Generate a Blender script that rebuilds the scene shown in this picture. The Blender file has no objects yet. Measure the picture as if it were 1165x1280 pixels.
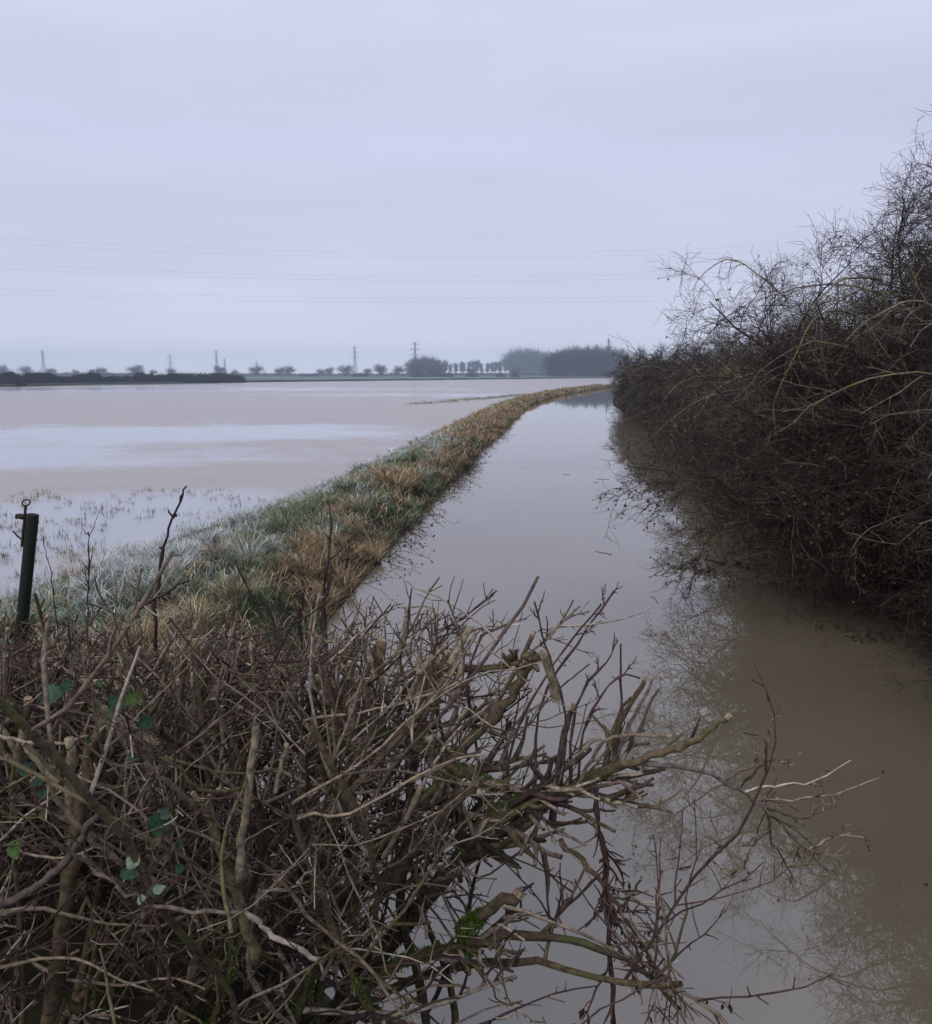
import bpy, math, random
import numpy as np
from mathutils import Vector

# ------------------------------------------------------------------ camera, world, sun, exposure
scene = bpy.context.scene
C = scene.collection
CAMZ = 3.2
FPX, CXP, CYP = 1000.0, 582.5, 640.0
PITCH = math.atan((640 - 466.5) / FPX)
cam_d = bpy.data.cameras.new('camera'); cam = bpy.data.objects.new('camera', cam_d); C.objects.link(cam)
cam.location = (0, 0, CAMZ); cam.rotation_euler = (math.radians(90) - PITCH, 0, 0)
cam_d.sensor_fit = 'HORIZONTAL'; cam_d.sensor_width = 36; cam_d.lens = 36 * FPX / 1165
cam_d.clip_start = 0.05; cam_d.clip_end = 20000
scene.camera = cam
scene.view_settings.view_transform = 'Standard'; scene.view_settings.look = 'None'
scene.view_settings.exposure = 0; scene.view_settings.gamma = 1
scene.cycles.max_bounces = 8; scene.cycles.volume_bounces = 3
scene.cycles.use_denoising = True

SUN_EL, SUN_ROT = math.radians(42), math.radians(215)
w = bpy.data.worlds.new('World'); scene.world = w; w.use_nodes = True
nt = w.node_tree; N = nt.nodes; L = nt.links
N.clear()
def nn(t, **k):
    n = N.new(t)
    for a, b in k.items(): setattr(n, a, b)
    return n
sky = nn('ShaderNodeTexSky'); sky.sky_type = 'NISHITA'; sky.sun_disc = False
sky.sun_elevation = SUN_EL; sky.sun_rotation = SUN_ROT; sky.dust_density = 3.0
tc = nn('ShaderNodeTexCoord'); sep = nn('ShaderNodeSeparateXYZ'); L.new(tc.outputs['Generated'], sep.inputs[0])
ramp = nn('ShaderNodeValToRGB'); L.new(sep.outputs['Z'], ramp.inputs[0])
def srgb(r, g, b, k=1.0):
    f = lambda c: ((c/255 + .055)/1.055)**2.4 if c > 10 else c/255/12.92
    return (f(r)*k, f(g)*k, f(b)*k, 1)
e = ramp.color_ramp.elements
e[0].position = 0.0; e[0].color = srgb(228, 227, 242, 1.42)
e[1].position = 1.0; e[1].color = srgb(211, 214, 231)
a = e.new(0.03); a.color = srgb(224, 225, 242, 1.16)
a = e.new(0.06); a.color = srgb(217, 219, 239)
a = e.new(0.11); a.color = srgb(206, 209, 231)
a = e.new(0.25); a.color = srgb(203, 206, 231)
a = e.new(0.45); a.color = srgb(206, 210, 232)
# thin cloud streaks: a low contrast noise, flattened in elevation
mp = nn('ShaderNodeMapping'); mp.inputs['Scale'].default_value = (1.2, 1.2, 7); L.new(tc.outputs['Generated'], mp.inputs[0])
ns = nn('ShaderNodeTexNoise'); ns.inputs['Scale'].default_value = 1.6; ns.inputs['Detail'].default_value = 5; L.new(mp.outputs[0], ns.inputs[0])
mr = nn('ShaderNodeMapRange'); mr.inputs[1].default_value = .3; mr.inputs[2].default_value = .7; mr.inputs[3].default_value = 10.0; mr.inputs[4].default_value = 11.3
L.new(ns.outputs[0], mr.inputs[0])
sc_ = nn('ShaderNodeVectorMath', operation='SCALE'); L.new(ramp.outputs[0], sc_.inputs[0]); L.new(mr.outputs[0], sc_.inputs['Scale'])
mx = nn('ShaderNodeMixRGB'); mx.inputs[0].default_value = 0.04
L.new(sc_.outputs[0], mx.inputs[1]); L.new(sky.outputs[0], mx.inputs[2])
bg = nn('ShaderNodeBackground'); bg.inputs[1].default_value = 0.1; L.new(mx.outputs[0], bg.inputs[0])
wo = nn('ShaderNodeOutputWorld'); L.new(bg.outputs[0], wo.inputs[0])

sl = bpy.data.lights.new('sun', 'SUN'); sl.energy = 1.5; sl.angle = math.radians(28); sl.color = (1, .96, .92)
so = bpy.data.objects.new('sun', sl); C.objects.link(so)
az = SUN_ROT
sdir = Vector((math.sin(az)*math.cos(SUN_EL), math.cos(az)*math.cos(SUN_EL), math.sin(SUN_EL)))
so.rotation_euler = (-sdir).to_track_quat('-Z', 'Y').to_euler(); so.location = (0, 0, 60)

# ------------------------------------------------------------------ helpers
def at(px, py, Y):
    a = (px - CXP)/FPX; b = (CYP - py)/FPX
    d = (a, b*math.sin(PITCH) + math.cos(PITCH), b*math.cos(PITCH) - math.sin(PITCH))
    k = Y/d[1]
    return np.array((d[0]*k, Y, CAMZ + d[2]*k))

def mesh_np(name, verts, faces, cols=None, smooth=True):
    """faces: list of int arrays, each (n,k)"""
    me = bpy.data.meshes.new(name)
    verts = np.asarray(verts, dtype=np.float32)
    me.vertices.add(len(verts)); me.vertices.foreach_set('co', verts.ravel())
    faces = [np.asarray(f, dtype=np.int32) for f in faces if len(f)]
    nl = sum(f.size for f in faces); nf = sum(len(f) for f in faces)
    me.loops.add(nl); me.polygons.add(nf)
    me.loops.foreach_set('vertex_index', np.concatenate([f.ravel() for f in faces]))
    st = []; o = 0
    for f in faces:
        st.append(np.arange(len(f))*f.shape[1] + o); o += f.size
    me.polygons.foreach_set('loop_start', np.concatenate(st).astype(np.int32))
    me.polygons.foreach_set('use_smooth', np.full(nf, smooth))
    me.update(calc_edges=True)
    if cols is not None:
        at_ = me.color_attributes.new('tint', 'FLOAT_COLOR', 'POINT')
        c = np.ones((len(verts), 4), dtype=np.float32); c[:, :3] = cols
        at_.data.foreach_set('color', c.ravel())
    me.validate()
    return me

def obj(name, me, mat=None, parent=None):
    o = bpy.data.objects.new(name, me); C.objects.link(o)
    if mat is not None: me.materials.append(mat)
    if parent is not None: o.parent = parent
    return o

def tag(o, label=None, cat=None, group=None, kind=None):
    if label: o['label'] = label
    if cat: o['category'] = cat
    if group: o['group'] = group
    if kind: o['kind'] = kind
    return o

def thing(name, loc, label, cat, group=None, rz=0):
    o = bpy.data.objects.new(name, None); C.objects.link(o)
    o.location = loc; o.rotation_euler = (0, 0, rz); o.empty_display_size = .2
    return tag(o, label, cat, group)

def copy_tree(o, parent=None):
    c = o.copy(); C.objects.link(c)
    if parent is not None: c.parent = parent
    for ch in [x for x in o.children if x is not c]: copy_tree(ch, c)
    return c

class TB:
    """collects tubes (polylines with radii), boxes and loose faces -> one mesh"""
    def __init__(s): s.v = []; s.f = {}; s.n = 0; s.c = []; s.hasc = False
    def add(s, v, fs, col=None):
        v = np.asarray(v, dtype=float).reshape(-1, 3)
        for f in fs:
            f = np.asarray(f); s.f.setdefault(f.shape[1], []).append(f + s.n)
        s.v.append(v); s.n += len(v)
        if col is None: col = np.full((len(v), 3), .5)
        else: s.hasc = True
        s.c.append(np.broadcast_to(col, (len(v), 3)))
    def tubes(s, P, R, k=3, flat=False):
        """P (N,n,3), R (N,n)"""
        P = np.asarray(P, float); R = np.asarray(R, float)
        if P.ndim == 2: P = P[None]; R = R[None]
        if len(P) == 0: return
        Nn, n, _ = P.shape
        T = np.gradient(P, axis=1); T /= np.linalg.norm(T, axis=2, keepdims=True) + 1e-9
        avg = P[:, -1] - P[:, 0]
        ax = np.argmin(np.abs(avg), axis=1); ref = np.zeros((Nn, 1, 3)); ref[np.arange(Nn), 0, ax] = 1
        A = np.cross(T, ref); A /= np.linalg.norm(A, axis=2, keepdims=True) + 1e-9
        B = np.cross(T, A)
        th = np.arange(k)*2*math.pi/k
        V = (P[:, :, None] + R[:, :, None, None]*(np.cos(th)[None, None, :, None]*A[:, :, None] + np.sin(th)[None, None, :, None]*B[:, :, None]))
        base = (np.arange(Nn)*n*k)[:, None, None]; ii = (np.arange(n-1)*k)[None, :, None]; jj = np.arange(k)[None, None, :]; j2 = (np.arange(k)+1) % k
        a = base + ii + jj; b = base + ii + j2[None, None]
        F = np.stack([a, b, b+k, a+k], axis=-1).reshape(-1, 4)
        s.add(V.reshape(-1, 3), [F])
        if flat:
            e = (np.arange(Nn)*n*k + (n-1)*k)[:, None] + np.arange(k)[None]
            s.f.setdefault(k, []).append(e + s.n - Nn*n*k)
    def box(s, c, sz, rz=0, col=None):
        x, y, z = [q/2 for q in sz]
        v = np.array([(i*x, j*y, k*z) for i in (-1, 1) for j in (-1, 1) for k in (-1, 1)])
        cs, sn = math.cos(rz), math.sin(rz)
        v = np.stack([v[:, 0]*cs - v[:, 1]*sn, v[:, 0]*sn + v[:, 1]*cs, v[:, 2]], 1) + np.array(c)
        s.add(v, [np.array([(0, 1, 3, 2), (4, 6, 7, 5), (0, 4, 5, 1), (2, 3, 7, 6), (0, 2, 6, 4), (1, 5, 7, 3)])], col)
    def mesh(s, name, smooth=True):
        v = np.concatenate(s.v); fs = [np.concatenate(x) for x in s.f.values()]
        return mesh_np(name, v, fs, np.concatenate(s.c) if s.hasc else None, smooth)

# --- value noise
def vnoise(x, y, seed=0):
    x = np.asarray(x, float); y = np.asarray(y, float)
    xi = np.floor(x); yi = np.floor(y); fx = x - xi; fy = y - yi
    fx = fx*fx*(3-2*fx); fy = fy*fy*(3-2*fy)
    def h(i, j):
        v = np.sin(i*127.1 + j*311.7 + seed*74.7)*43758.5453
        return v - np.floor(v)
    return (h(xi, yi)*(1-fx)+h(xi+1, yi)*fx)*(1-fy) + (h(xi, yi+1)*(1-fx)+h(xi+1, yi+1)*fx)*fy
def fbm(x, y, seed=0, o=4):
    s = 0; a = .5; t = 0
    for i in range(o): s = s + a*vnoise(np.asarray(x)*2**i, np.asarray(y)*2**i, seed+i); t += a; a *= .5
    return s/t
def sstep(a, b, x):
    t = np.clip((np.asarray(x, float)-a)/(b-a), 0, 1); return t*t*(3-2*t)

# --- vectorised branch growth
def unit(v): return v/(np.linalg.norm(v, axis=-1, keepdims=True)+1e-9)
def limbs(rng, S, D, Ln, n, wander=.2, up=0.0, droop=0.0, r0=.01, r1=.003, knob=0):
    M = len(S); P = np.zeros((M, n, 3)); P[:, 0] = S; D = unit(D.copy()); st = (np.asarray(Ln)/(n-1))
    st = np.broadcast_to(st, (M,))[:, None]
    for i in range(1, n):
        D = D + rng.normal(0, wander, (M, 3)); D[:, 2] += up - droop*i/n
        D = unit(D); P[:, i] = P[:, i-1] + D*st
    t = np.linspace(0, 1, n)[None]
    R = np.broadcast_to(np.asarray(r0), (M,))[:, None]*(1-t) + np.broadcast_to(np.asarray(r1), (M,))[:, None]*t
    if knob: R = R*(1 + knob*rng.random((M, n)))
    return P, R
def kids(rng, P, R, k, t0, t1, ang, len0, len1, n, wander=.2, up=0.0, droop=0.0, rr=.6, rmin=.0015, rend=.4, knob=0, shape=0.0, keep=1.0):
    M, m, _ = P.shape; idx = np.repeat(np.arange(M), k)
    if keep < 1: idx = idx[rng.random(len(idx)) < keep]
    t = rng.uniform(t0, t1, len(idx))*(m-1); i = np.minimum(t.astype(int), m-2); f = (t-i)[:, None]
    S = P[idx, i]*(1-f) + P[idx, i+1]*f; T = unit(P[idx, i+1]-P[idx, i]); r = R[idx, i]*(1-f[:, 0]) + R[idx, i+1]*f[:, 0]
    q = rng.normal(0, 1, (len(idx), 3)); q = unit(q - (q*T).sum(1, keepdims=True)*T)
    a = rng.uniform(ang[0], ang[1], len(idx))[:, None]
    D = T*np.cos(a) + q*np.sin(a)
    Ln = rng.uniform(len0, len1, len(idx))*(1 - shape*t/(m-1))
    r0 = np.maximum(r*rr, rmin)
    return limbs(rng, S, D, Ln, n, wander, up, droop, r0, np.maximum(r0*rend, rmin*.6), knob)
def clip_top(P, R, zf):
    """shorten polylines so that they end at the height zf(x,y)"""
    M, n, _ = P.shape
    over = P[:, :, 2] > zf(P[:, :, 0], P[:, :, 1])
    first = np.where(over.any(1), over.argmax(1), n)
    keep = first > 1
    P = P[keep]; R = R[keep]; first = first[keep]
    t = np.linspace(0, 1, n)[None]*np.minimum(first, n-1)[:, None]
    i = np.minimum(t.astype(int), n-2); f = (t-i)
    a = np.arange(len(P))[:, None]
    cut = first < n
    return P[a, i]*(1-f[..., None]) + P[a, i+1]*f[..., None], R[a, i]*(1-f)+R[a, i+1]*f, cut
def smoothline(pts, n, rng=None, jit=0.0):
    """Catmull-Rom through the given points"""
    p = np.array(pts, float); p = np.vstack([2*p[0]-p[1], p, 2*p[-1]-p[-2]]); m = len(p)-3
    out = []
    for t in np.linspace(0, m, n):
        i = min(int(t), m-1); f = t-i; a, b, c, d = p[i:i+4]
        out.append(.5*((2*b)+(c-a)*f+(2*a-5*b+4*c-d)*f*f+(3*b-a-3*c+d)*f**3))
    out = np.array(out)
    if rng is not None and jit: out[1:-1] += rng.normal(0, jit, out[1:-1].shape)
    return out

# ------------------------------------------------------------------ materials
def mat_new(name):
    m = bpy.data.materials.new(name); m.use_nodes = True
    b = m.node_tree.nodes['Principled BSDF']; return m, m.node_tree, b
def bark(name, stops, rough=.85, scale=14, lichen=None, lam=.55, bump=.3):
    """stops: colours picked per twig (random per island); noise adds lichen / moss patches"""
    m, t, b = mat_new(name); n = t.nodes; l = t.links
    g = n.new('ShaderNodeNewGeometry'); r = n.new('ShaderNodeValToRGB'); l.new(g.outputs['Random Per Island'], r.inputs[0])
    el = r.color_ramp.elements
    for i, c in enumerate(stops):
        q = el[i] if i < 2 else el.new(0.5)
        q.color = (*c, 1)
    for i, q in enumerate(sorted(el, key=lambda q: q.position)): pass
    ps = np.linspace(0, 1, len(stops))
    while len(el) > 1: el.remove(el[-1])
    el[0].position = 0; el[0].color = (*stops[0], 1)
    for i in range(1, len(stops)):
        q = el.new(float(ps[i])); q.color = (*stops[i], 1)
    tc = n.new('ShaderNodeTexCoord'); no = n.new('ShaderNodeTexNoise'); no.inputs['Scale'].default_value = scale; no.inputs['Detail'].default_value = 5
    l.new(tc.outputs['Object'], no.inputs[0])
    out = r.outputs[0]
    mul = n.new('ShaderNodeMixRGB'); mul.blend_type = 'MULTIPLY'; mul.inputs[0].default_value = .7
    n2 = n.new('ShaderNodeTexNoise'); n2.inputs['Scale'].default_value = scale*4; l.new(tc.outputs['Object'], n2.inputs[0])
    cr = n.new('ShaderNodeValToRGB'); cr.color_ramp.elements[0].position = .35; cr.color_ramp.elements[0].color = (.35, .35, .35, 1); cr.color_ramp.elements[1].position = .65; cr.color_ramp.elements[1].color = (1.4, 1.35, 1.3, 1)
    l.new(n2.outputs[0], cr.inputs[0]); l.new(out, mul.inputs[1]); l.new(cr.outputs[0], mul.inputs[2]); out = mul.outputs[0]
    if lichen:
        mm = n.new('ShaderNodeMixRGB'); mm.inputs[2].default_value = (*lichen, 1)
        c2 = n.new('ShaderNodeValToRGB'); c2.color_ramp.elements[0].position = lam; c2.color_ramp.elements[1].position = lam+.12
        l.new(no.outputs[0], c2.inputs[0]); l.new(c2.outputs[0], mm.inputs[0]); l.new(out, mm.inputs[1]); out = mm.outputs[0]
    l.new(out, b.inputs['Base Color']); b.inputs['Roughness'].default_value = rough
    b.inputs['Specular IOR Level'].default_value = .25
    if bump:
        bp = n.new('ShaderNodeBump'); bp.inputs['Strength'].default_value = bump; bp.inputs['Distance'].default_value = .01
        l.new(n2.outputs[0], bp.inputs['Height']); l.new(bp.outputs[0], b.inputs['Normal'])
    return m
def tinted(name, rough=.8, vary=.35, trans=0.0):
    """colour from the mesh attribute 'tint' (blade / leaf colour), varied per island"""
    m, t, b = mat_new(name); n = t.nodes; l = t.links
    a = n.new('ShaderNodeVertexColor'); a.layer_name = 'tint'
    g = n.new('ShaderNodeNewGeometry'); mr = n.new('ShaderNodeMapRange'); mr.inputs[3].default_value = 1-vary; mr.inputs[4].default_value = 1+vary
    l.new(g.outputs['Random Per Island'], mr.inputs[0])
    tc = n.new('ShaderNodeTexCoord'); no = n.new('ShaderNodeTexNoise'); no.inputs['Scale'].default_value = 70 if name == 'leaf' else 6; no.inputs['Detail'].default_value = 4
    l.new(tc.outputs['Object'], no.inputs[0]); m2 = n.new('ShaderNodeMapRange'); m2.inputs[1].default_value = .35; m2.inputs[2].default_value = .65; m2.inputs[3].default_value = .55; m2.inputs[4].default_value = 1.35; l.new(no.outputs[0], m2.inputs[0])
    m3 = n.new('ShaderNodeMath'); m3.operation = 'MULTIPLY'; l.new(mr.outputs[0], m3.inputs[0]); l.new(m2.outputs[0], m3.inputs[1])
    s = n.new('ShaderNodeVectorMath'); s.operation = 'SCALE'; l.new(a.outputs[0], s.inputs[0]); l.new(m3.outputs[0], s.inputs['Scale'])
    l.new(s.outputs[0], b.inputs['Base Color']); b.inputs['Roughness'].default_value = rough; b.inputs['Specular IOR Level'].default_value = .2
    return m
def noisemat(name, c0, c1, scale=3, rough=.9, bump=.3, dist=.03, lo=.35, hi=.65, spec=.2, metal=0):
    m, t, b = mat_new(name); n = t.nodes; l = t.links
    tc = n.new('ShaderNodeTexCoord'); no = n.new('ShaderNodeTexNoise'); no.inputs['Scale'].default_value = scale; no.inputs['Detail'].default_value = 7; no.inputs['Roughness'].default_value = .65
    l.new(tc.outputs['Object'], no.inputs[0]); r = n.new('ShaderNodeValToRGB'); r.color_ramp.elements[0].position = lo; r.color_ramp.elements[1].position = hi
    r.color_ramp.elements[0].color = (*c0, 1); r.color_ramp.elements[1].color = (*c1, 1); l.new(no.outputs[0], r.inputs[0]); l.new(r.outputs[0], b.inputs['Base Color'])
    b.inputs['Roughness'].default_value = rough; b.inputs['Specular IOR Level'].default_value = spec; b.inputs['Metallic'].default_value = metal
    if bump:
        bp = n.new('ShaderNodeBump'); bp.inputs['Strength'].default_value = bump; bp.inputs['Distance'].default_value = dist
        l.new(no.outputs[0], bp.inputs['Height']); l.new(bp.outputs[0], b.inputs['Normal'])
    return m

M_soil = noisemat('wet_soil', (.018, .014, .010), (.05, .045, .028), 2.5)
M_field = noisemat('far_field', (.07, .10, .075), (.14, .17, .15), .02)
M_verge = noisemat('dark_verge', (.012, .014, .012), (.035, .035, .025), .3)
M_bark_dark = bark('hawthorn_bark', [(.022, .015, .014), (.055, .038, .031), (.034, .020, .024), (.14, .115, .09)], lichen=(.10, .105, .06), lam=.62, scale=3)
M_bark_pale = bark('lichened_bark', [(.13, .12, .095), (.22, .20, .165), (.10, .10, .06)], lichen=(.15, .17, .05), lam=.52, scale=6)
M_stem = bark('hedge_stem_bark', [(.06, .044, .028), (.13, .10, .06), (.08, .06, .036), (.17, .13, .08)], lichen=(.075, .085, .03), lam=.55, scale=9, bump=.8)
M_twig_a = bark('hedge_twig_bark', [(.04, .028, .022), (.28, .225, .165), (.07, .042, .037), (.44, .38, .31), (.04, .024, .026), (.15, .13, .065), (.03, .022, .018), (.10, .07, .05), (.30, .24, .18)], lichen=(.11, .115, .055), lam=.62, scale=10, bump=.4)
M_twig_red = bark('red_shoot_bark', [(.045, .024, .022), (.085, .048, .043), (.055, .036, .032)], scale=10)
M_under = bark('undergrowth_bark', [(.024, .014, .015), (.05, .028, .028), (.035, .024, .02), (.08, .065, .05)], scale=5)
M_dead = bark('dead_stick_wood', [(.30, .25, .17), (.22, .18, .12), (.36, .30, .23)], scale=12, rough=.8)
M_cut = bark('cut_wood', [(.30, .22, .14), (.38, .29, .20)], scale=30, rough=.8)
M_moss = noisemat('moss', (.04, .075, .008), (.11, .20, .02), 30, bump=1, dist=.01)
M_leaf = tinted('leaf', .5, .3)
M_grass = tinted('grass_blades', .75, .5)
M_deadleaf = noisemat('dead_leaf', (.02, .013, .012), (.05, .035, .025), 20)
M_fartree = noisemat('far_bark', (.02, .02, .02), (.035, .034, .034), 1)
M_farhedge = noisemat('far_hedge', (.004, .004, .006), (.012, .012, .012), .5)
M_steel = noisemat('galvanised_steel', (.05, .055, .065), (.08, .085, .095), .5, rough=.6)
M_wire = noisemat('power_cable', (.10, .10, .11), (.14, .14, .15), .1, rough=.6, bump=0)
M_post = noisemat('green_painted_steel', (.004, .016, .009), (.012, .009, .007), 9, rough=.7, bump=.6, dist=.006, spec=.2)
M_iron = noisemat('rusty_iron', (.02, .014, .012), (.05, .03, .022), 60, rough=.8)

def river_mat():
    m, t, b = mat_new('river_water'); n = t.nodes; l = t.links
    tc = n.new('ShaderNodeTexCoord'); no = n.new('ShaderNodeTexNoise'); no.inputs['Scale'].default_value = .35; no.inputs['Detail'].default_value = 5
    l.new(tc.outputs['Object'], no.inputs[0]); r = n.new('ShaderNodeValToRGB')
    r.color_ramp.elements[0].position = .3; r.color_ramp.elements[1].position = .7
    r.color_ramp.elements[0].color = (.112, .094, .062, 1); r.color_ramp.elements[1].color = (.145, .122, .084, 1)
    l.new(no.outputs[0], r.inputs[0]); l.new(r.outputs[0], b.inputs['Base Color'])
    b.inputs['Roughness'].default_value = .012; b.inputs['IOR'].default_value = 2.2
    mp = n.new('ShaderNodeMapping'); mp.inputs['Scale'].default_value = (1.6, .8, 1); l.new(tc.outputs['Object'], mp.inputs[0])
    n2 = n.new('ShaderNodeTexNoise'); n2.inputs['Scale'].default_value = .7; n2.inputs['Detail'].default_value = 2; l.new(mp.outputs[0], n2.inputs[0])
    bp = n.new('ShaderNodeBump'); bp.inputs['Strength'].default_value = .12; bp.inputs['Distance'].default_value = .02
    l.new(n2.outputs[0], bp.inputs['Height']); l.new(bp.outputs[0], b.inputs['Normal'])
    return m
def flood_mat():
    m, t, b = mat_new('flood_water'); n = t.nodes; l = t.links
    tc = n.new('ShaderNodeTexCoord')
    mp = n.new('ShaderNodeMapping'); mp.inputs['Scale'].default_value = (.045, .06, 1); mp.inputs['Rotation'].default_value = (0, 0, math.radians(-12)); mp.inputs['Location'].default_value = (3.3, 1.7, 0); l.new(tc.outputs['Object'], mp.inputs[0])
    no = n.new('ShaderNodeTexNoise'); no.inputs['Scale'].default_value = 2.2; no.inputs['Detail'].default_value = 9; no.inputs['Roughness'].default_value = .62; l.new(mp.outputs[0], no.inputs[0])
    # one broad sheet of thin pale ice near the middle, a long narrow one far off; beside the bank, bluish sky reflection painted into the colour; ragged edges by noise
    prev = None
    for (cx, cy, sx, sy) in ((-26, 33, 17, 9), (-16, 44, 14, 8), (-75, 165, 70, 22), (5, 120, 30, 10), (-9.5, 15.5, 6, 5)):
        vm = n.new('ShaderNodeMapping'); vm.vector_type = 'POINT'; vm.inputs['Location'].default_value = (-cx/sx, -cy/sy, 0); vm.inputs['Scale'].default_value = (1/sx, 1/sy, 0); l.new(tc.outputs['Object'], vm.inputs[0])
        ln = n.new('ShaderNodeVectorMath'); ln.operation = 'LENGTH'; l.new(vm.outputs[0], ln.inputs[0])
        mm = n.new('ShaderNodeMath'); mm.operation = 'MINIMUM'; l.new(ln.outputs['Value'], mm.inputs[0])
        if prev: l.new(prev.outputs[0], mm.inputs[1])
        else: mm.inputs[1].default_value = 9
        prev = mm
    ad = n.new('ShaderNodeMath'); ad.operation = 'MULTIPLY_ADD'; l.new(no.outputs[0], ad.inputs[0]); ad.inputs[1].default_value = -3.2; l.new(prev.outputs[0], ad.inputs[2])
    r = n.new('ShaderNodeMapRange'); r.interpolation_type = 'SMOOTHSTEP'; r.inputs[1].default_value = -.25; r.inputs[2].default_value = -1.15; r.inputs[3].default_value = 0; r.inputs[4].default_value = .75; l.new(ad.outputs[0], r.inputs[0])
    n3 = n.new('ShaderNodeTexNoise'); n3.inputs['Scale'].default_value = .6; n3.inputs['Detail'].default_value = 8; l.new(tc.outputs['Object'], n3.inputs[0])
    mx0 = n.new('ShaderNodeMixRGB'); mx0.inputs[1].default_value = (.26, .22, .195, 1); mx0.inputs[2].default_value = (.34, .30, .27, 1); l.new(n3.outputs[0], mx0.inputs[0])
    mx = n.new('ShaderNodeMixRGB'); mx.inputs[2].default_value = (.34, .38, .44, 1); l.new(mx0.outputs[0], mx.inputs[1]); l.new(r.outputs[0], mx.inputs[0])
    l.new(mx.outputs[0], b.inputs['Base Color'])
    mr = n.new('ShaderNodeMapRange'); mr.inputs[3].default_value = .28; mr.inputs[4].default_value = .08; l.new(r.outputs[0], mr.inputs[0]); l.new(mr.outputs[0], b.inputs['Roughness'])
    b.inputs['IOR'].default_value = 1.38
    bp = n.new('ShaderNodeBump'); bp.inputs['Strength'].default_value = .12; bp.inputs['Distance'].default_value = .02
    l.new(n3.outputs[0], bp.inputs['Height']); l.new(bp.outputs[0], b.inputs['Normal'])
    return m
M_river = river_mat(); M_flood = flood_mat()

# ------------------------------------------------------------------ terrain
def E(Y): return np.interp(Y, [-20, 0, 2.6, 3.6, 5, 10, 18.6, 31.7, 50, 78, 100, 121, 180, 260, 400, 700, 6000], [3, 2.0, .4, -.7, -1.85, -1.85, -1.0, .35, 2.5, 6, 10, 14.5, 31, 75, 160, 370, 4200])
def RW(Y): return np.interp(Y, [-20, 4, 8, 13, 20, 29, 40, 60, 78, 120, 6000], [7, 7.4, 7.6, 7.5, 8.1, 8.2, 8.7, 8.8, 8.4, 8, 8])
def W(Y): return np.interp(Y, [0, 5, 10, 14, 18, 23, 40, 100, 400], [6.5, 6, 4.9, 4.4, 3.8, 3.4, 3.0, 3.2, 3.2])
def S(Y): return np.interp(Y, [-50, 0, 125, 188, 280, 305, 490, 700, 6000], [-215, -192, -137, -114, -80, -66, 57, 200, 3600])
def height(X, Y):
    X = np.asarray(X, float); Y = np.asarray(Y, float)
    u = X - E(Y); wv = W(Y) + .7*(fbm(Y*.35, Y*0+3, 5, 3)-.5)
    n1 = fbm(X*.9, Y*.9, 1, 4) - .5
    hb = .50 + .05*np.sin(Y*.3)
    bank = hb*sstep(.15, -.9, u)*sstep(-wv, -wv*.45, u) + .28*n1*sstep(.1, -.5, u)*sstep(-wv-.3, -wv+.8, u)
    h = np.where(u < 0, -.10 + .12*sstep(-wv-1.2, -wv, u)*1 + bank, 0)
    # river bed
    r = u - RW(Y)
    h = np.where((u >= 0) & (r <= 0), -.9*sstep(0, 1.0, u)*sstep(0, -1.0, r) + .02, h)
    h = np.where(r > 0, .85*sstep(-.1, 1.3, r) + .3*n1*sstep(0, .6, r), h)
    # dry land beyond the flood
    s = S(Y) - X
    h = np.where((s > -6) & (u < -20), np.maximum(h, -.1 + .5*sstep(-4, 6, s)), h)
    # road embankment that carries the camera
    emb = 1.6*(1-sstep(.2, 2.9, Y + .15*n1))
    return np.maximum(h, emb*(Y < 3) - 5*(Y >= 3))
yy = np.concatenate([np.linspace(-25, 2, 14), np.arange(2.3, 34, .3), 34*np.geomspace(1, 2030/34, 100)[1:]])
uu = np.concatenate([-np.geomspace(7.3, 6000, 55)[::-1], np.arange(-7, 13, .25), 13*np.geomspace(1, 6000/13, 45)])
GY, GU = np.meshgrid(yy, uu, indexing='ij'); GX = np.clip(GU + E(GY), -2550, 2550); GZ = height(GX, GY)
def grid(name, X, Y, Z, mat, kind='structure', facemask=None):
    a, b = X.shape; v = np.stack([X, Y, Z], -1).reshape(-1, 3)
    i = (np.arange(a-1)[:, None]*b + np.arange(b-1)[None]); F = np.stack([i, i+1, i+1+b, i+b], -1).reshape(-1, 4)[:, ::-1]
    o = obj(name, mesh_np(name, v, [F]), mat); tag(o, kind=kind); return o
ground = grid('ground', GX, GY, GZ, M_soil)
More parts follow.
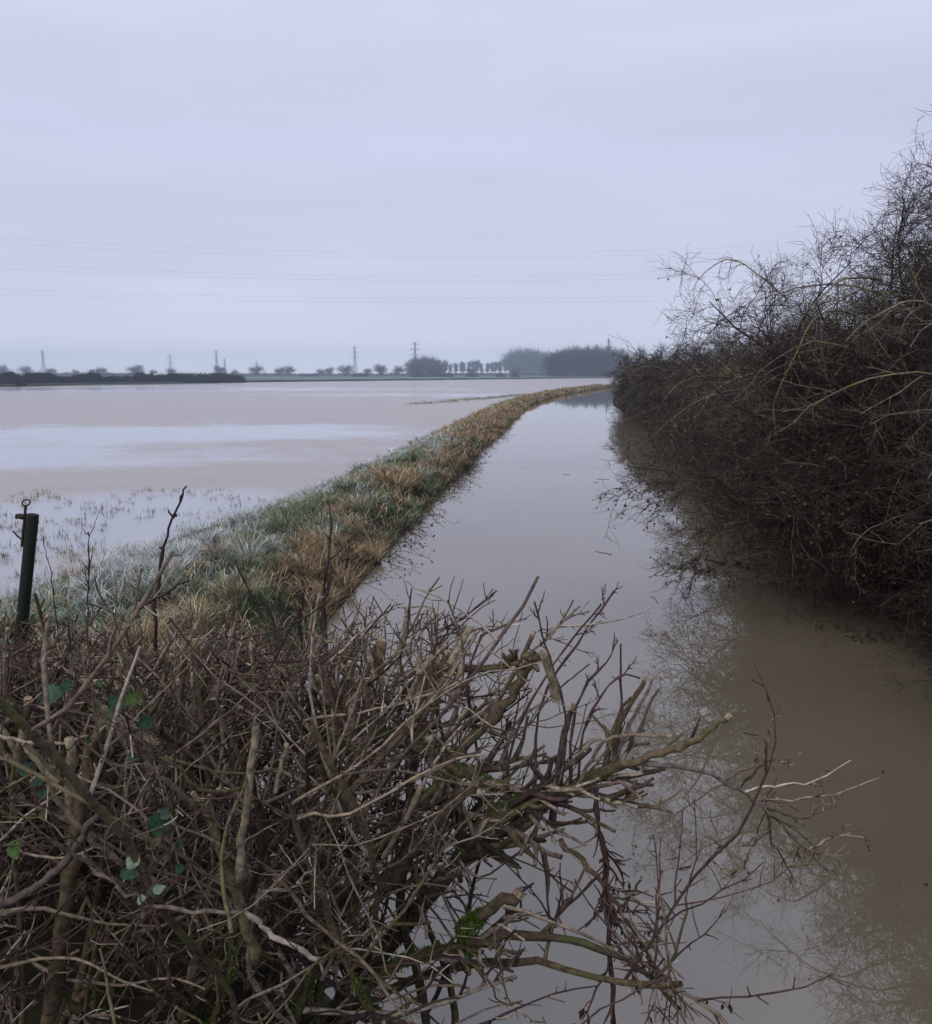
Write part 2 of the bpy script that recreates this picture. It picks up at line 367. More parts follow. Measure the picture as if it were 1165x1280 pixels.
# ground material: dark wet soil near, pale frosty green field beyond the flood
def ground_mat():
    m, t, b = mat_new('ground'); n = t.nodes; l = t.links
    tc = n.new('ShaderNodeTexCoord'); sp = n.new('ShaderNodeSeparateXYZ'); l.new(tc.outputs['Object'], sp.inputs[0])
    no = n.new('ShaderNodeTexNoise'); no.inputs['Scale'].default_value = 2.2; no.inputs['Detail'].default_value = 8; l.new(tc.outputs['Object'], no.inputs[0])
    r = n.new('ShaderNodeValToRGB'); r.color_ramp.elements[0].position = .35; r.color_ramp.elements[1].position = .65
    r.color_ramp.elements[0].color = (.015, .012, .009, 1); r.color_ramp.elements[1].color = (.05, .048, .028, 1); l.new(no.outputs[0], r.inputs[0])
    mp = n.new('ShaderNodeMapping'); mp.inputs['Scale'].default_value = (.002, .012, 1); l.new(tc.outputs['Object'], mp.inputs[0])
    n2 = n.new('ShaderNodeTexNoise'); n2.inputs['Scale'].default_value = 1; n2.inputs['Detail'].default_value = 4; l.new(mp.outputs[0], n2.inputs[0])
    r2 = n.new('ShaderNodeValToRGB'); r2.color_ramp.elements[0].position = .42; r2.color_ramp.elements[1].position = .58
    r2.color_ramp.elements[0].color = (.05, .075, .06, 1); r2.color_ramp.elements[1].color = (.16, .20, .19, 1); l.new(n2.outputs[0], r2.inputs[0])
    st = n.new('ShaderNodeMapRange'); st.inputs[1].default_value = 150; st.inputs[2].default_value = 200; l.new(sp.outputs['Y'], st.inputs[0])
    mx = n.new('ShaderNodeMixRGB'); l.new(st.outputs[0], mx.inputs[0]); l.new(r.outputs[0], mx.inputs[1]); l.new(r2.outputs[0], mx.inputs[2])
    l.new(mx.outputs[0], b.inputs['Base Color']); b.inputs['Roughness'].default_value = .95; b.inputs['Specular IOR Level'].default_value = .1
    bp = n.new('ShaderNodeBump'); bp.inputs['Strength'].default_value = .6; bp.inputs['Distance'].default_value = .04
    l.new(no.outputs[0], bp.inputs['Height']); l.new(bp.outputs[0], b.inputs['Normal'])
    return m
ground.data.materials[0] = ground_mat()
# water sheets: the dyke from the bank crest to the far bank, the flood from the crest to beyond the shore
yr = np.concatenate([np.arange(1.5, 40, .5), np.geomspace(40, 900, 60)])
ts = np.linspace(0, 1, 5)
YY, TT = np.meshgrid(yr, ts, indexing='ij')
grid('river', E(YY) - .8 + TT*(RW(YY)+1.6), YY, YY*0, M_river)
YY, TT = np.meshgrid(np.concatenate([np.linspace(-25, 40, 60), np.geomspace(41, 1400, 60)]), np.linspace(0, 1, 9), indexing='ij')
lf = np.minimum(S(YY)-12, E(YY)-12); rt = E(YY) - W(YY)*.55
grid('flood_water', lf*(1-TT)+rt*TT, YY, YY*0 + .003, M_flood)
# low dark verge where the flood ends
ys = np.concatenate([np.linspace(100, 290, 40), np.linspace(295, 1100, 160)]); rg = np.random.default_rng(4)
v = []; F = []
for k, y in enumerate(ys):
    x = float(S(y)) + 2*(vnoise(y*.05, 0, 3)-.5)*3; hh = .55 + .25*rg.random()
    v += [(x+2.2, y, -.1), (x+.8, y, hh*.8), (x-.5, y, hh), (x-2.6, y, .1)]
    if k: b = 4*(k-1); F += [(b+j, b+j+1, b+j+5, b+j+4) for j in range(3)]
o = obj('verge', mesh_np('verge', v, [np.array(F)]), M_verge); tag(o, kind='structure')

# ------------------------------------------------------------------ haze
def add_haze(dens):
    bm = TB(); bm.box((0, 980, 25.3), (5200, 2160, 53.6))
    m = bpy.data.materials.new('haze'); m.use_nodes = True; n = m.node_tree.nodes; l = m.node_tree.links; n.clear()
    o_ = n.new('ShaderNodeOutputMaterial'); pv = n.new('ShaderNodeVolumePrincipled')
    pv.inputs['Color'].default_value = (.77, .895, 1, 1); pv.inputs['Density'].default_value = dens; pv.inputs['Anisotropy'].default_value = .8
    l.new(pv.outputs[0], o_.inputs['Volume'])
    ob = obj('haze', bm.mesh('haze', False), m); tag(ob, kind='stuff', label='thin blue winter haze over the flooded fields', cat='haze')
add_haze(.0006)

# ------------------------------------------------------------------ grass on the bank
def blades(rng, base, out, Ln, wd, bend, n=4):
    """base (N,3), out (N,2) lean direction -> strips; returns verts (N,n,2,3)"""
    Nn = len(base); t = np.linspace(0, 1, n)[None, :]
    h = Ln[:, None]*(t - .42*bend[:, None]*t**2.2); o = Ln[:, None]*bend[:, None]*(.25*t+.75*t**2)
    ctr = np.zeros((Nn, n, 3)); ctr[..., 0] = base[:, None, 0] + out[:, None, 0]*o; ctr[..., 1] = base[:, None, 1] + out[:, None, 1]*o; ctr[..., 2] = base[:, None, 2] + h
    a = rng.uniform(0, math.pi, Nn); sx = np.cos(a)[:, None]; sy = np.sin(a)[:, None]
    wt = wd[:, None]*(1 - .85*t**1.5)/2
    off = np.stack([sx*wt, sy*wt, 0*wt], -1)
    return np.stack([ctr-off, ctr+off], 2)
def strips(tb, V, col):
    Nn, n = V.shape[:2]; b = (np.arange(Nn)*n*2)[:, None] + (np.arange(n-1)*2)[None]
    F = np.stack([b, b+1, b+3, b+2], -1).reshape(-1, 4)
    tb.add(V.reshape(-1, 3), [F], np.repeat(col.reshape(Nn, n, 1, 3), 2, 2).reshape(-1, 3))
TAN = np.array([(.42, .30, .165), (.56, .44, .28), (.17, .115, .07), (.28, .21, .13)])
GRN = np.array([(.045, .13, .02), (.08, .17, .03), (.03, .095, .03), (.13, .18, .045)])
TEAL = np.array([(.06, .14, .075), (.09, .17, .11), (.05, .12, .06)])
def tufts(rng, cx, cy, nb, rad, L0, L1, wd, kind, tb, sag=(.3, 1.1), zoff=0.0, frost=0.0):
    """kind: array 0 tan, 1 green, 2 frosted"""
    M = len(cx); idx = np.repeat(np.arange(M), nb)
    a = rng.uniform(0, 2*math.pi, len(idx)); rr = rad[idx]*np.sqrt(rng.random(len(idx)))
    x = cx[idx]+np.cos(a)*rr; y = cy[idx]+np.sin(a)*rr; z = height(x, y)-.02+zoff if zoff == 0 else np.full(len(x), zoff)
    oa = a + rng.normal(0, .6, len(idx)); wind = rng.uniform(0, 2*math.pi, M)[idx]
    ox = np.cos(oa)+.5*np.cos(wind); oy = np.sin(oa)+.5*np.sin(wind); nl = np.hypot(ox, oy)+1e-6
    Ln = rng.uniform(L0, L1, len(idx))*(.75+.5*rng.random(M))[idx]; bend = rng.uniform(sag[0], sag[1], len(idx))
    n = 4
    V = blades(rng, np.stack([x, y, z], 1), np.stack([ox/nl, oy/nl], 1), Ln, wd*rng.uniform(.6, 1.3, len(idx)), bend, n)
    k = kind[idx]; j = rng.integers(0, 12, len(idx))
    base = np.where((k == 0)[:, None], TAN[j % 4], np.where((k == 1)[:, None], GRN[j % 4], TEAL[j % 3]))
    mixg = (rng.random(len(idx)) < .28) & (k > 0); base = np.where(mixg[:, None], TAN[j % 4], base)
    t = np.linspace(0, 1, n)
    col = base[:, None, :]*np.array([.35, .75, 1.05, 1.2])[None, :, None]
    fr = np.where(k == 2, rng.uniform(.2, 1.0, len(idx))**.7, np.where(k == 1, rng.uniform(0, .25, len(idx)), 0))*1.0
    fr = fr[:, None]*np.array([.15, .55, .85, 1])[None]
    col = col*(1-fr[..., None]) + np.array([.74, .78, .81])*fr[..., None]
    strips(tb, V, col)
rng = np.random.default_rng(11)
def scatter(y0, y1, dens):
    nn_ = int((y1-y0)*7*dens); y = rng.uniform(y0, y1, nn_); wv = W(y); u = -rng.random(nn_)*7; ok = (u > -wv-.1) & (u < .12)
    y = y[ok]; u = u[ok]; return y, u, E(y)+u, W(y)
def kinds(u, y, wv):
    """river side and tussocks dry; field side frosted; patches of green"""
    n1 = fbm(u*.8+9, y*.45, 21, 3); n2 = fbm(u*1.6, y*1.1, 33, 3); f = -u/wv
    tanp = .58 - .55*np.where(y < 17, sstep(.08, .5, f), sstep(.25, .75, f)) + 1.3*(n1-.5) + .35*sstep(22, 60, y)
    k = np.where(n2 + .25*(rng.random(len(u))-.5) < tanp*.9, 0, np.where(n1+.5*(rng.random(len(u))-.5) > .70-.30*f, 2, 1))
    k = np.where((f > .6) & (k == 1) & (rng.random(len(u)) < .35), 2, k)
    k = np.where((y > 40) & (k == 2) & (rng.random(len(u)) < .6), 0, k)
    return k
tb = TB()
for (y0, y1, dn, nb, wd, l0, l1) in ((4.5, 16, 30, 22, .010, .10, .26), (16, 30, 20, 18, .016, .12, .30), (30, 60, 12, 16, .03, .15, .38), (60, 120, 5, 14, .06, .2, .5), (120, 300, 2.2, 12, .12, .25, .6)):
    y, u, x, wv = scatter(y0, y1, dn); k = kinds(u, y, wv)
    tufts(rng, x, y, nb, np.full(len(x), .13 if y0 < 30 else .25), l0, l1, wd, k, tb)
# big drooping dry tussocks
for (y0, y1, dn, nb, wd, l0, l1) in ((5, 16, 2.6, 170, .007, .28, .55), (16, 30, 2.0, 110, .012, .28, .55), (30, 70, .9, 70, .03, .3, .6)):
    y, u, x, wv = scatter(y0, y1, dn); k = kinds(u, y, wv); keep = (k == 0) | (rng.random(len(k)) < .25); 
    y, u, x, k = y[keep], u[keep], x[keep], k[keep]
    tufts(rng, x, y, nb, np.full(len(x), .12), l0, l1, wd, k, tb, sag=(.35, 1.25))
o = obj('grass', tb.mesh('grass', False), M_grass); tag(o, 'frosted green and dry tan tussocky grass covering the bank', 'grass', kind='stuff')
# blades standing out of the flood near the bank
tb = TB()
n_ = 900; px = rng.uniform(-20, 330, n_); py = rng.uniform(612, 745, n_)
keep = fbm(px/60, py/14, 7, 3) + .3*(rng.random(n_)-.5) > .56
px = px[keep]; py = py[keep]
gx = []; gy = []
for a_, b_ in zip(px, py):
    p = at(a_, b_, 10.); d = p - np.array((0, 0, CAMZ)); q = d*(CAMZ/-d[2]); gx.append(q[0]); gy.append(q[1])
gx = np.array(gx); gy = np.array(gy); dist_ok = (gx < E(gy)-W(gy)+.2) & (gx > -12)
gx = gx[dist_ok]; gy = gy[dist_ok]
tufts(rng, gx, gy, 9, np.full(len(gx), .10), .05, .20, .010, np.where(rng.random(len(gx)) < .3, 0, 1), tb, sag=(.1, .9), zoff=-.01)
n_ = 330; yf = rng.uniform(84, 128, n_); xf = E(yf)-W(yf)-9+(yf-84)*.16+rng.normal(0, 1.1, n_)
tufts(rng, xf, yf, 10, np.full(n_, .5), .06, .18, .05, np.where(rng.random(n_) < .2, 0, 1), tb, sag=(.3, 1.0), zoff=-.01)
o = obj('flooded_grass', tb.mesh('flooded_grass', False), M_grass); tag(o, 'thin dark grass blades poking up through the flood water beside the bank', 'grass', kind='stuff')

# ------------------------------------------------------------------ leaves helper
def leaf_cloud(rng, pts, size, cols, tb, flatness=.5):
    M = len(pts); a = unit(rng.normal(0, 1, (M, 3))); nrm = rng.normal(0, 1, (M, 3)); nrm[:, 2] += flatness*2; b = unit(np.cross(a, nrm)); a = unit(np.cross(b, unit(nrm)))
    s = (size*rng.uniform(.6, 1.3, M))[:, None]
    V = np.stack([pts, pts+a*s*.5+b*s*.32, pts+a*s, pts+a*s*.5-b*s*.32], 1).reshape(-1, 3)
    F = np.arange(M*4).reshape(M, 4); c = np.repeat(cols[rng.integers(0, len(cols), M)], 4, 0)
    tb.add(V, [F], c)

# ------------------------------------------------------------------ right bank hedge
OLIVE = np.array([(.045, .05, .018), (.06, .065, .02), (.03, .04, .018), (.07, .05, .03)])
def make_bush(seed, name, H=6.3, lod=1.0, thick=1.0, lean=(-1, 0)):
    """bare hawthorn: base at the origin, leaning over the water at -x"""
    g = np.random.default_rng(seed); root = thing(name, (0, 0, 0), None, 'bush')
    ns_ = 9
    ang = g.uniform(0, 2*math.pi, ns_); S0 = np.stack([.35*np.cos(ang), .5*np.sin(ang), np.zeros(ns_)-.1], 1)
    D = np.stack([np.cos(ang)*.45, np.sin(ang)*.45, np.ones(ns_)], 1)
    P1, R1 = limbs(g, S0, D, g.uniform(.70, .92, ns_)*H, 12, .24, .07, 0.03, .055*thick, .006*thick, .15)
    # low limbs reaching out over the water
    nl_ = 15; a2 = g.normal(0, .75, nl_); S1 = np.stack([g.normal(0, .2, nl_), g.normal(0, .4, nl_), g.uniform(.1, 2.4, nl_)], 1)
    D1 = np.stack([-np.cos(a2), np.sin(a2), g.uniform(.0, 1.1, nl_)], 1)
    P1b, R1b = limbs(g, S1, D1, g.uniform(1.7, 2.9, nl_), 9, .16, 0.04, .34, .03*thick, .008*thick, .15)
    t = TB(); t.tubes(P1, R1, 6); t.tubes(P1b, R1b, 6); obj('branches', t.mesh('branches'), M_bark_dark, root)
    t = TB(); pts = []
    for P, R, k in ((P1, R1, 20), (P1b, R1b, 11)):
        P2, R2 = kids(g, P, R, k, .18, 1.0, (.5, 1.35), 1.0, 2.3, 9, .20, .03, .16, .5, .0055*thick, .5, shape=.45)
        t.tubes(P2, R2, 4)
        P3, R3 = kids(g, P2, R2, int(10*lod), .1, 1.0, (.4, 1.3), .3, .9, 6, .24, .0, .08, .6, .0036*thick, .6, shape=.3)
        t.tubes(P3, R3, 3); pts.append(P3[:, 2:].reshape(-1, 3))
        lowp = P3[:, 0, 2] < H*(.5+.45*g.random(len(P3)))
        P4, R4 = kids(g, P3[lowp], R3[lowp], int(7*lod), .1, 1.0, (.5, 1.3), .10, .40, 4, .3, 0, 0, .8, .0026*thick, .6)
        t.tubes(P4, R4, 3); pts.append(P4[:, 1:].reshape(-1, 3))
        P4, R4 = kids(g, P3[~lowp], R3[~lowp], 6, .1, 1.0, (.7, 1.4), .04, .14, 3, .2, 0, 0, .8, .0026*thick, .6)
        t.tubes(P4, R4, 3); pts.append(P4[:, 1:].reshape(-1, 3))
    obj('twigs', t.mesh('twigs'), M_bark_dark, root)
    pts = np.concatenate(pts); pr = np.clip(1.05 - pts[:, 2]/H*1.5, 0, 1)
    sel = pts[g.random(len(pts)) < .22*pr]
    t = TB(); leaf_cloud(g, sel, .045*thick**.5, OLIVE, t, .3); obj('leaves', t.mesh('leaves', False), M_leaf, root)
    # long pale, lichened shoots arching out
    na = 12; S1 = np.stack([g.normal(-1.2, .4, na), g.uniform(-1.4, 1.4, na), g.uniform(.9, 3.6, na)], 1); a2 = g.normal(0, .6, na)
    D1 = np.stack([-np.cos(a2), np.sin(a2), g.uniform(.1, .8, na)], 1)
    Pa, Ra = limbs(g, S1, D1, g.uniform(1.6, 2.8, na), 12, .13, 0, .30, .015*thick, .004*thick, .25)
    t = TB(); t.tubes(Pa, Ra, 5); Pb, Rb = kids(g, Pa, Ra, 7, .3, 1, (.4, 1.1), .25, .9, 6, .22, 0, .05, .55, .003*thick, .5); t.tubes(Pb, Rb, 4)
    Pc, Rc = kids(g, Pb, Rb, 5, .2, 1, (.5, 1.2), .08, .3, 4, .2, 0, 0, .7, .0025*thick, .5); t.tubes(Pc, Rc, 3)
    obj('pale_shoots', t.mesh('pale_shoots'), M_bark_pale, root)
    return root
GH = 'hawthorn bushes along the right bank'
spots = [ # Y, extra offset from the water edge, scale, label
 (6.6, 1.7, .88, 'nearest hawthorn bush at the right edge, dark bare twigs hanging to the water'),
 (9.6, 1.7, .98, 'second hawthorn bush along the right bank, largely cut off by the right edge'),
 (12.6, 1.6, 1.08, 'tallest hawthorn bush, third along the right bank, wiry top shoots against the sky'),
 (16.2, 2.1, .86, 'fourth hawthorn bush along the right bank, long shoots leaning left above its top'),
 (20.5, 2.7, .84, 'fifth hawthorn bush along the right bank, twigs dipping beside floating debris'),
 (25, 3.0, .83, 'sixth hawthorn bush along the right bank, bulging out to the ripples'),
 (30, 3.3, .82, 'seventh hawthorn bush along the right bank, where the hedge steps back from the water'),
 (36, 3.5, .81, 'eighth hawthorn bush along the right bank, ragged shoots on a lower top'),
 (43, 3.3, .82, 'ninth hawthorn bush along the right bank, set back behind the ripples'),
 (51, 2.7, .83, 'tenth hawthorn bush, olive tinted, third from the far end of the right hedge'),
 (60, 2.6, .85, 'second to last hawthorn bush at the far end of the right hedge'),
 (14.6, 3.0, .98, 'tall dense hawthorn bush set back between the tallest and the fourth of the right bank'),
 (11.2, 3.2, 1.0, 'tall hawthorn bush set back behind the tallest one, only its dark crown showing'),
 (70, 2.3, .86, 'last and farthest hawthorn bush, dark rounded end of the right hedge')]
protoA = [make_bush(5, 'hawthorn_bush'), make_bush(6, 'hawthorn_bush'), make_bush(7, 'hawthorn_bush')]
protoB = [make_bush(8, 'hawthorn_bush', lod=.85, thick=1.7), make_bush(9, 'hawthorn_bush', lod=.75, thick=2.4)]
used = set()
for i, (y, off, s, lab) in enumerate(spots):
    src = protoA[i % 3] if i < 6 or 11 <= i <= 12 else protoB[0 if i < 9 else 1]
    o = src if src.name not in used else copy_tree(src); used.add(src.name)
    x = float(E(y)+RW(y))+off - .7
    o.location = (x, y, float(height(x, y)) - .1); o.rotation_euler = (0, 0, random.Random(i).uniform(-.35, .35) - (.1 if i > 6 else 0)); o.scale = (max(s, .9), max(s, .92), s)
    tag(o, lab, 'bush', GH)

# rough growth under the hedge: reddish dark canes from the bank down to the water
t = TB(); g = np.random.default_rng(95); n = 2600
y = 4.5 + 70*g.random(n)**1.6; off = g.uniform(-.25, 2.2, n); x = E(y)+RW(y)+off; z = np.maximum(height(x, y), 0)
D = np.stack([g.normal(-.45, .5, n), g.normal(0, .6, n), g.uniform(.3, 1.2, n)], 1)
P, R = limbs(g, np.stack([x, y, z-.03], 1), D, g.uniform(.7, 1.9, n), 8, .16, 0, .32, .007, .003); P[..., 2] = np.maximum(P[..., 2], -.03); t.tubes(P, R, 4)
P2, R2 = kids(g, P, R, 8, .1, 1, (.5, 1.2), .15, .55, 5, .2, 0, .12, .7, .003); t.tubes(P2, R2, 3)
P3, R3 = kids(g, P2, R2, 3, .2, 1, (.5, 1.2), .05, .2, 3, .2, 0, .1, .8, .0025); t.tubes(P3, R3, 3)
o = obj('undergrowth', t.mesh('undergrowth'), M_under); tag(o, 'dark reddish bramble growth under the right hedge, trailing to the water', 'brambles', kind='stuff')

# ------------------------------------------------------------------ foreground hedge
g = np.random.default_rng(77)
def ztop(x, y): return 3.10 - .385*np.asarray(y) - .13*sstep(-.9, -1.5, x) + .10*sstep(-1.6, -.9, x) + .10*np.sin(x*3.1+1) + .16*(fbm(np.asarray(x)*3, np.asarray(y)*3, 9, 2)-.5) - .05*np.clip(x, 0, 2)
def discs(tb, P, R, sel, k=8):
    """pale cut faces on the ends of cut stems, 2 mm proud"""
    for i in np.where(sel)[0]:
        e_ = P[i, -1]; d = unit(P[i, -1]-P[i, -2]); a = unit(np.cross(d, (0.3, .5, .8))); b = np.cross(d, a); r = R[i, -1]*1.02
        th = np.arange(k)*2*math.pi/k
        ring = e_ + d*.003 + r*(np.cos(th)[:, None]*a + np.sin(th)[:, None]*b)
        low = ring - d*.02
        v = np.vstack([low, ring]); q = np.array([(j, (j+1) % k, k+(j+1) % k, k+j) for j in range(k)])
        o_ = TB(); o_.add(v, [q, np.arange(k)[None]+k]); tb.append(o_)
def hedge_shrub(name, x, y, label, ns_=10, lean=(0, 0), seed=0, dens=1.0, width=.35, extra=None, stubs=9):
    g = np.random.default_rng(seed); z0 = float(height(x, y))-.05
    root = thing(name, (x, y, z0), label, 'shrub', 'cut hedge shrubs in the foreground')
    org = np.array((x, y, z0))
    S0 = np.stack([g.normal(0, width*.5, ns_), g.normal(0, .18, ns_), np.zeros(ns_)], 1)
    D = np.stack([g.normal(lean[0], .42, ns_), g.normal(lean[1], .3, ns_), np.ones(ns_)], 1)
    P1, R1 = limbs(g, S0, D, g.uniform(1.5, 2.4, ns_), 14, .12, .04, 0, g.uniform(.006, .021, ns_), g.uniform(.005, .011, ns_), .35)
    zl = lambda X, Y: ztop(X+x, Y+y) - z0 + 0.06*np.sin((X+x)*23)
    P1, R1, cut = clip_top(P1, R1, zl)
    t = TB(); t.tubes(P1, R1, 7)
    cd = []; sh = []; cd_used = False
    if cut.any(): discs(cd, P1, R1, cut); cd_used = True
    tw = TB(); red = TB()
    P2, R2 = kids(g, P1, R1, int(6*dens), .15, 1.0, (.4, 1.3), .4, 1.1, 10, .15, .05, 0, .52, .004, .6, knob=.35)
    lim = lambda X, Y: zl(X, Y) + .10 + .16*fbm(X*9, Y*9, 3, 1)
    P2, R2, c2 = clip_top(P2, R2, lim); tw.tubes(P2, R2, 5)
    big = c2 & (R2[:, -1] > .005)
    if big.any(): discs(cd, P2, R2, big, 6); cd_used = True
    P3, R3 = kids(g, P2, R2, int(6*dens), .1, 1.0, (.5, 1.2), .12, .55, 6, .16, .03, 0, .6, .0022, .55, knob=.35)
    P3, R3, _ = clip_top(P3, R3, lambda X, Y: lim(X, Y)+.06)
    h = len(P3)//4; tw.tubes(P3[h:], R3[h:], 4); red.tubes(P3[:h], R3[:h], 4)
    P4, R4 = kids(g, P3, R3, 4, .1, 1.0, (.6, 1.3), .02, .11, 4, .15, .02, 0, .8, .0015, .6, knob=.3)
    P6, R6 = kids(g, P2, R2, 7, .05, 1.0, (.8, 1.4), .012, .05, 3, .1, .02, 0, .7, .002, .5); tw.tubes(P6, R6, 4)
    P4, R4, _ = clip_top(P4, R4, lambda X, Y: lim(X, Y)+.1)
    h = len(P4)//4; tw.tubes(P4[h:], R4[h:], 3); red.tubes(P4[:h], R4[:h], 3)
    # stray shoots leaning through the tangle
    m_ = int(13*dens); Sx = np.stack([g.normal(0, width, m_), g.normal(-.1, .35, m_), g.uniform(.2, 1.5, m_)], 1); Dx = np.stack([g.normal(0, 1, m_), g.normal(0, .4, m_), g.normal(.25, .5, m_)], 1)
    P5, R5 = limbs(g, Sx, Dx, g.uniform(.4, 1.0, m_), 12, .13, .01, 0.03, g.uniform(.0045, .009, m_), .0028, .3)
    P5, R5, _ = clip_top(P5, R5, lim); tw.tubes(P5, R5, 5)
    for q in range(stubs):
        sx, sy = g.normal(0, width*.8), g.normal(-.05, .25); zt = float(zl(sx, sy)) + g.uniform(-.05, .06); ln = g.uniform(.12, .28); dr = unit(np.array((g.normal(0, .45), g.normal(-.1, .3), 1.)))
        tip = np.array((sx, sy, zt)); r_ = g.uniform(.006, .013); pp = np.linspace(tip-dr*ln, tip, 6)[None]; pp = pp + np.concatenate([g.normal(0, .004, (1, 5, 3)), np.zeros((1, 1, 3))], 1); rr_ = np.linspace(r_*1.15, r_, 6)[None]*(1+.2*g.random((1, 6)))
        sb = TB(); sb.tubes(pp, rr_, 8, flat=True); obj('stub', sb.mesh('stub'), M_dead if q % 3 else M_stem, root)
        if q % 3 == 0: discs(cd, pp, rr_, np.array([True]))
    ms = TB()
    for q in g.choice(len(P1), min(3, len(P1)), replace=False): moss_on(ms, g, P1[q, :8], R1[q, :8], 700, .3)
    if extra: extra(root, org, t, tw, red, cd, ms, g); cd_used = True
    obj('stems', t.mesh('stems'), M_stem, root); obj('twigs', tw.mesh('twigs'), M_twig_a, root); tag(obj('red_shoots', red.mesh('red_shoots'), M_twig_red, root), kind='stuff')
    for q in cd[-99:]: obj('cut_end', q.mesh('cut_end', False), M_cut, root)
    if ms.n: obj('moss', ms.mesh('moss', False), M_moss, root)
    return root
def moss_on(ms, g, P, R, n=1500, side=.6):
    """short moss tufts hugging a limb"""
    m = len(P); t = g.uniform(0, m-1.001, n); i = t.astype(int); f = (t-i)[:, None]
    c = P[i]*(1-f)+P[i+1]*f; r = (R[i]*(1-f[:, 0])+R[i+1]*f[:, 0]); T = unit(P[i+1]-P[i])
    q = g.normal(0, 1, (n, 3)); q[:, 2] += side; q = unit(q-(q*T).sum(1, keepdims=True)*T)
    lump = fbm(t*1.7, t*0, int(P[0, 0]*100) % 50, 2); s = r*(.9+.25*lump)
    base = c+q*(s*.95)[:, None]; tip = base + unit(q+g.normal(0, .5, (n, 3)))*(.006+.018*g.random(n)*(lump+.3))[:, None]
    sd = unit(np.cross(q, g.normal(0, 1, (n, 3))))*.0035
    V = np.stack([base-sd, base+sd, tip], 1).reshape(-1, 3); ms.add(V, [np.arange(n*3).reshape(n, 3)])
def hero(tb, org, pts, r0, r1, n=16, k=7, g=None, jit=.006, knob=.2):
    p = smoothline([at(*q) for q in pts], n, g, jit) - org; t = np.linspace(0, 1, n)
    r = (r0*(1-t)+r1*t)*(1+knob*(g.random(n)-.3)); tb.tubes(p, r, k, flat=True); return p, r
def spray(tb, g, P, R, k=6, l0=.08, l1=.3, up=.03):
    A, B = kids(g, P[None], R[None], k, .25, 1, (.5, 1.0), l0, l1, 7, .12, up, 0, .5, .0022, .5, knob=.5); tb.tubes(A, B, 4)
    A2, B2 = kids(g, A, B, 4, .2, 1, (.5, 1.0), l0*.3, l1*.4, 5, .12, up, 0, .7, .0017, .6, knob=.6); tb.tubes(A2, B2, 4)
    return np.concatenate([A[:, 3:].reshape(-1, 3), A2[:, -1]])

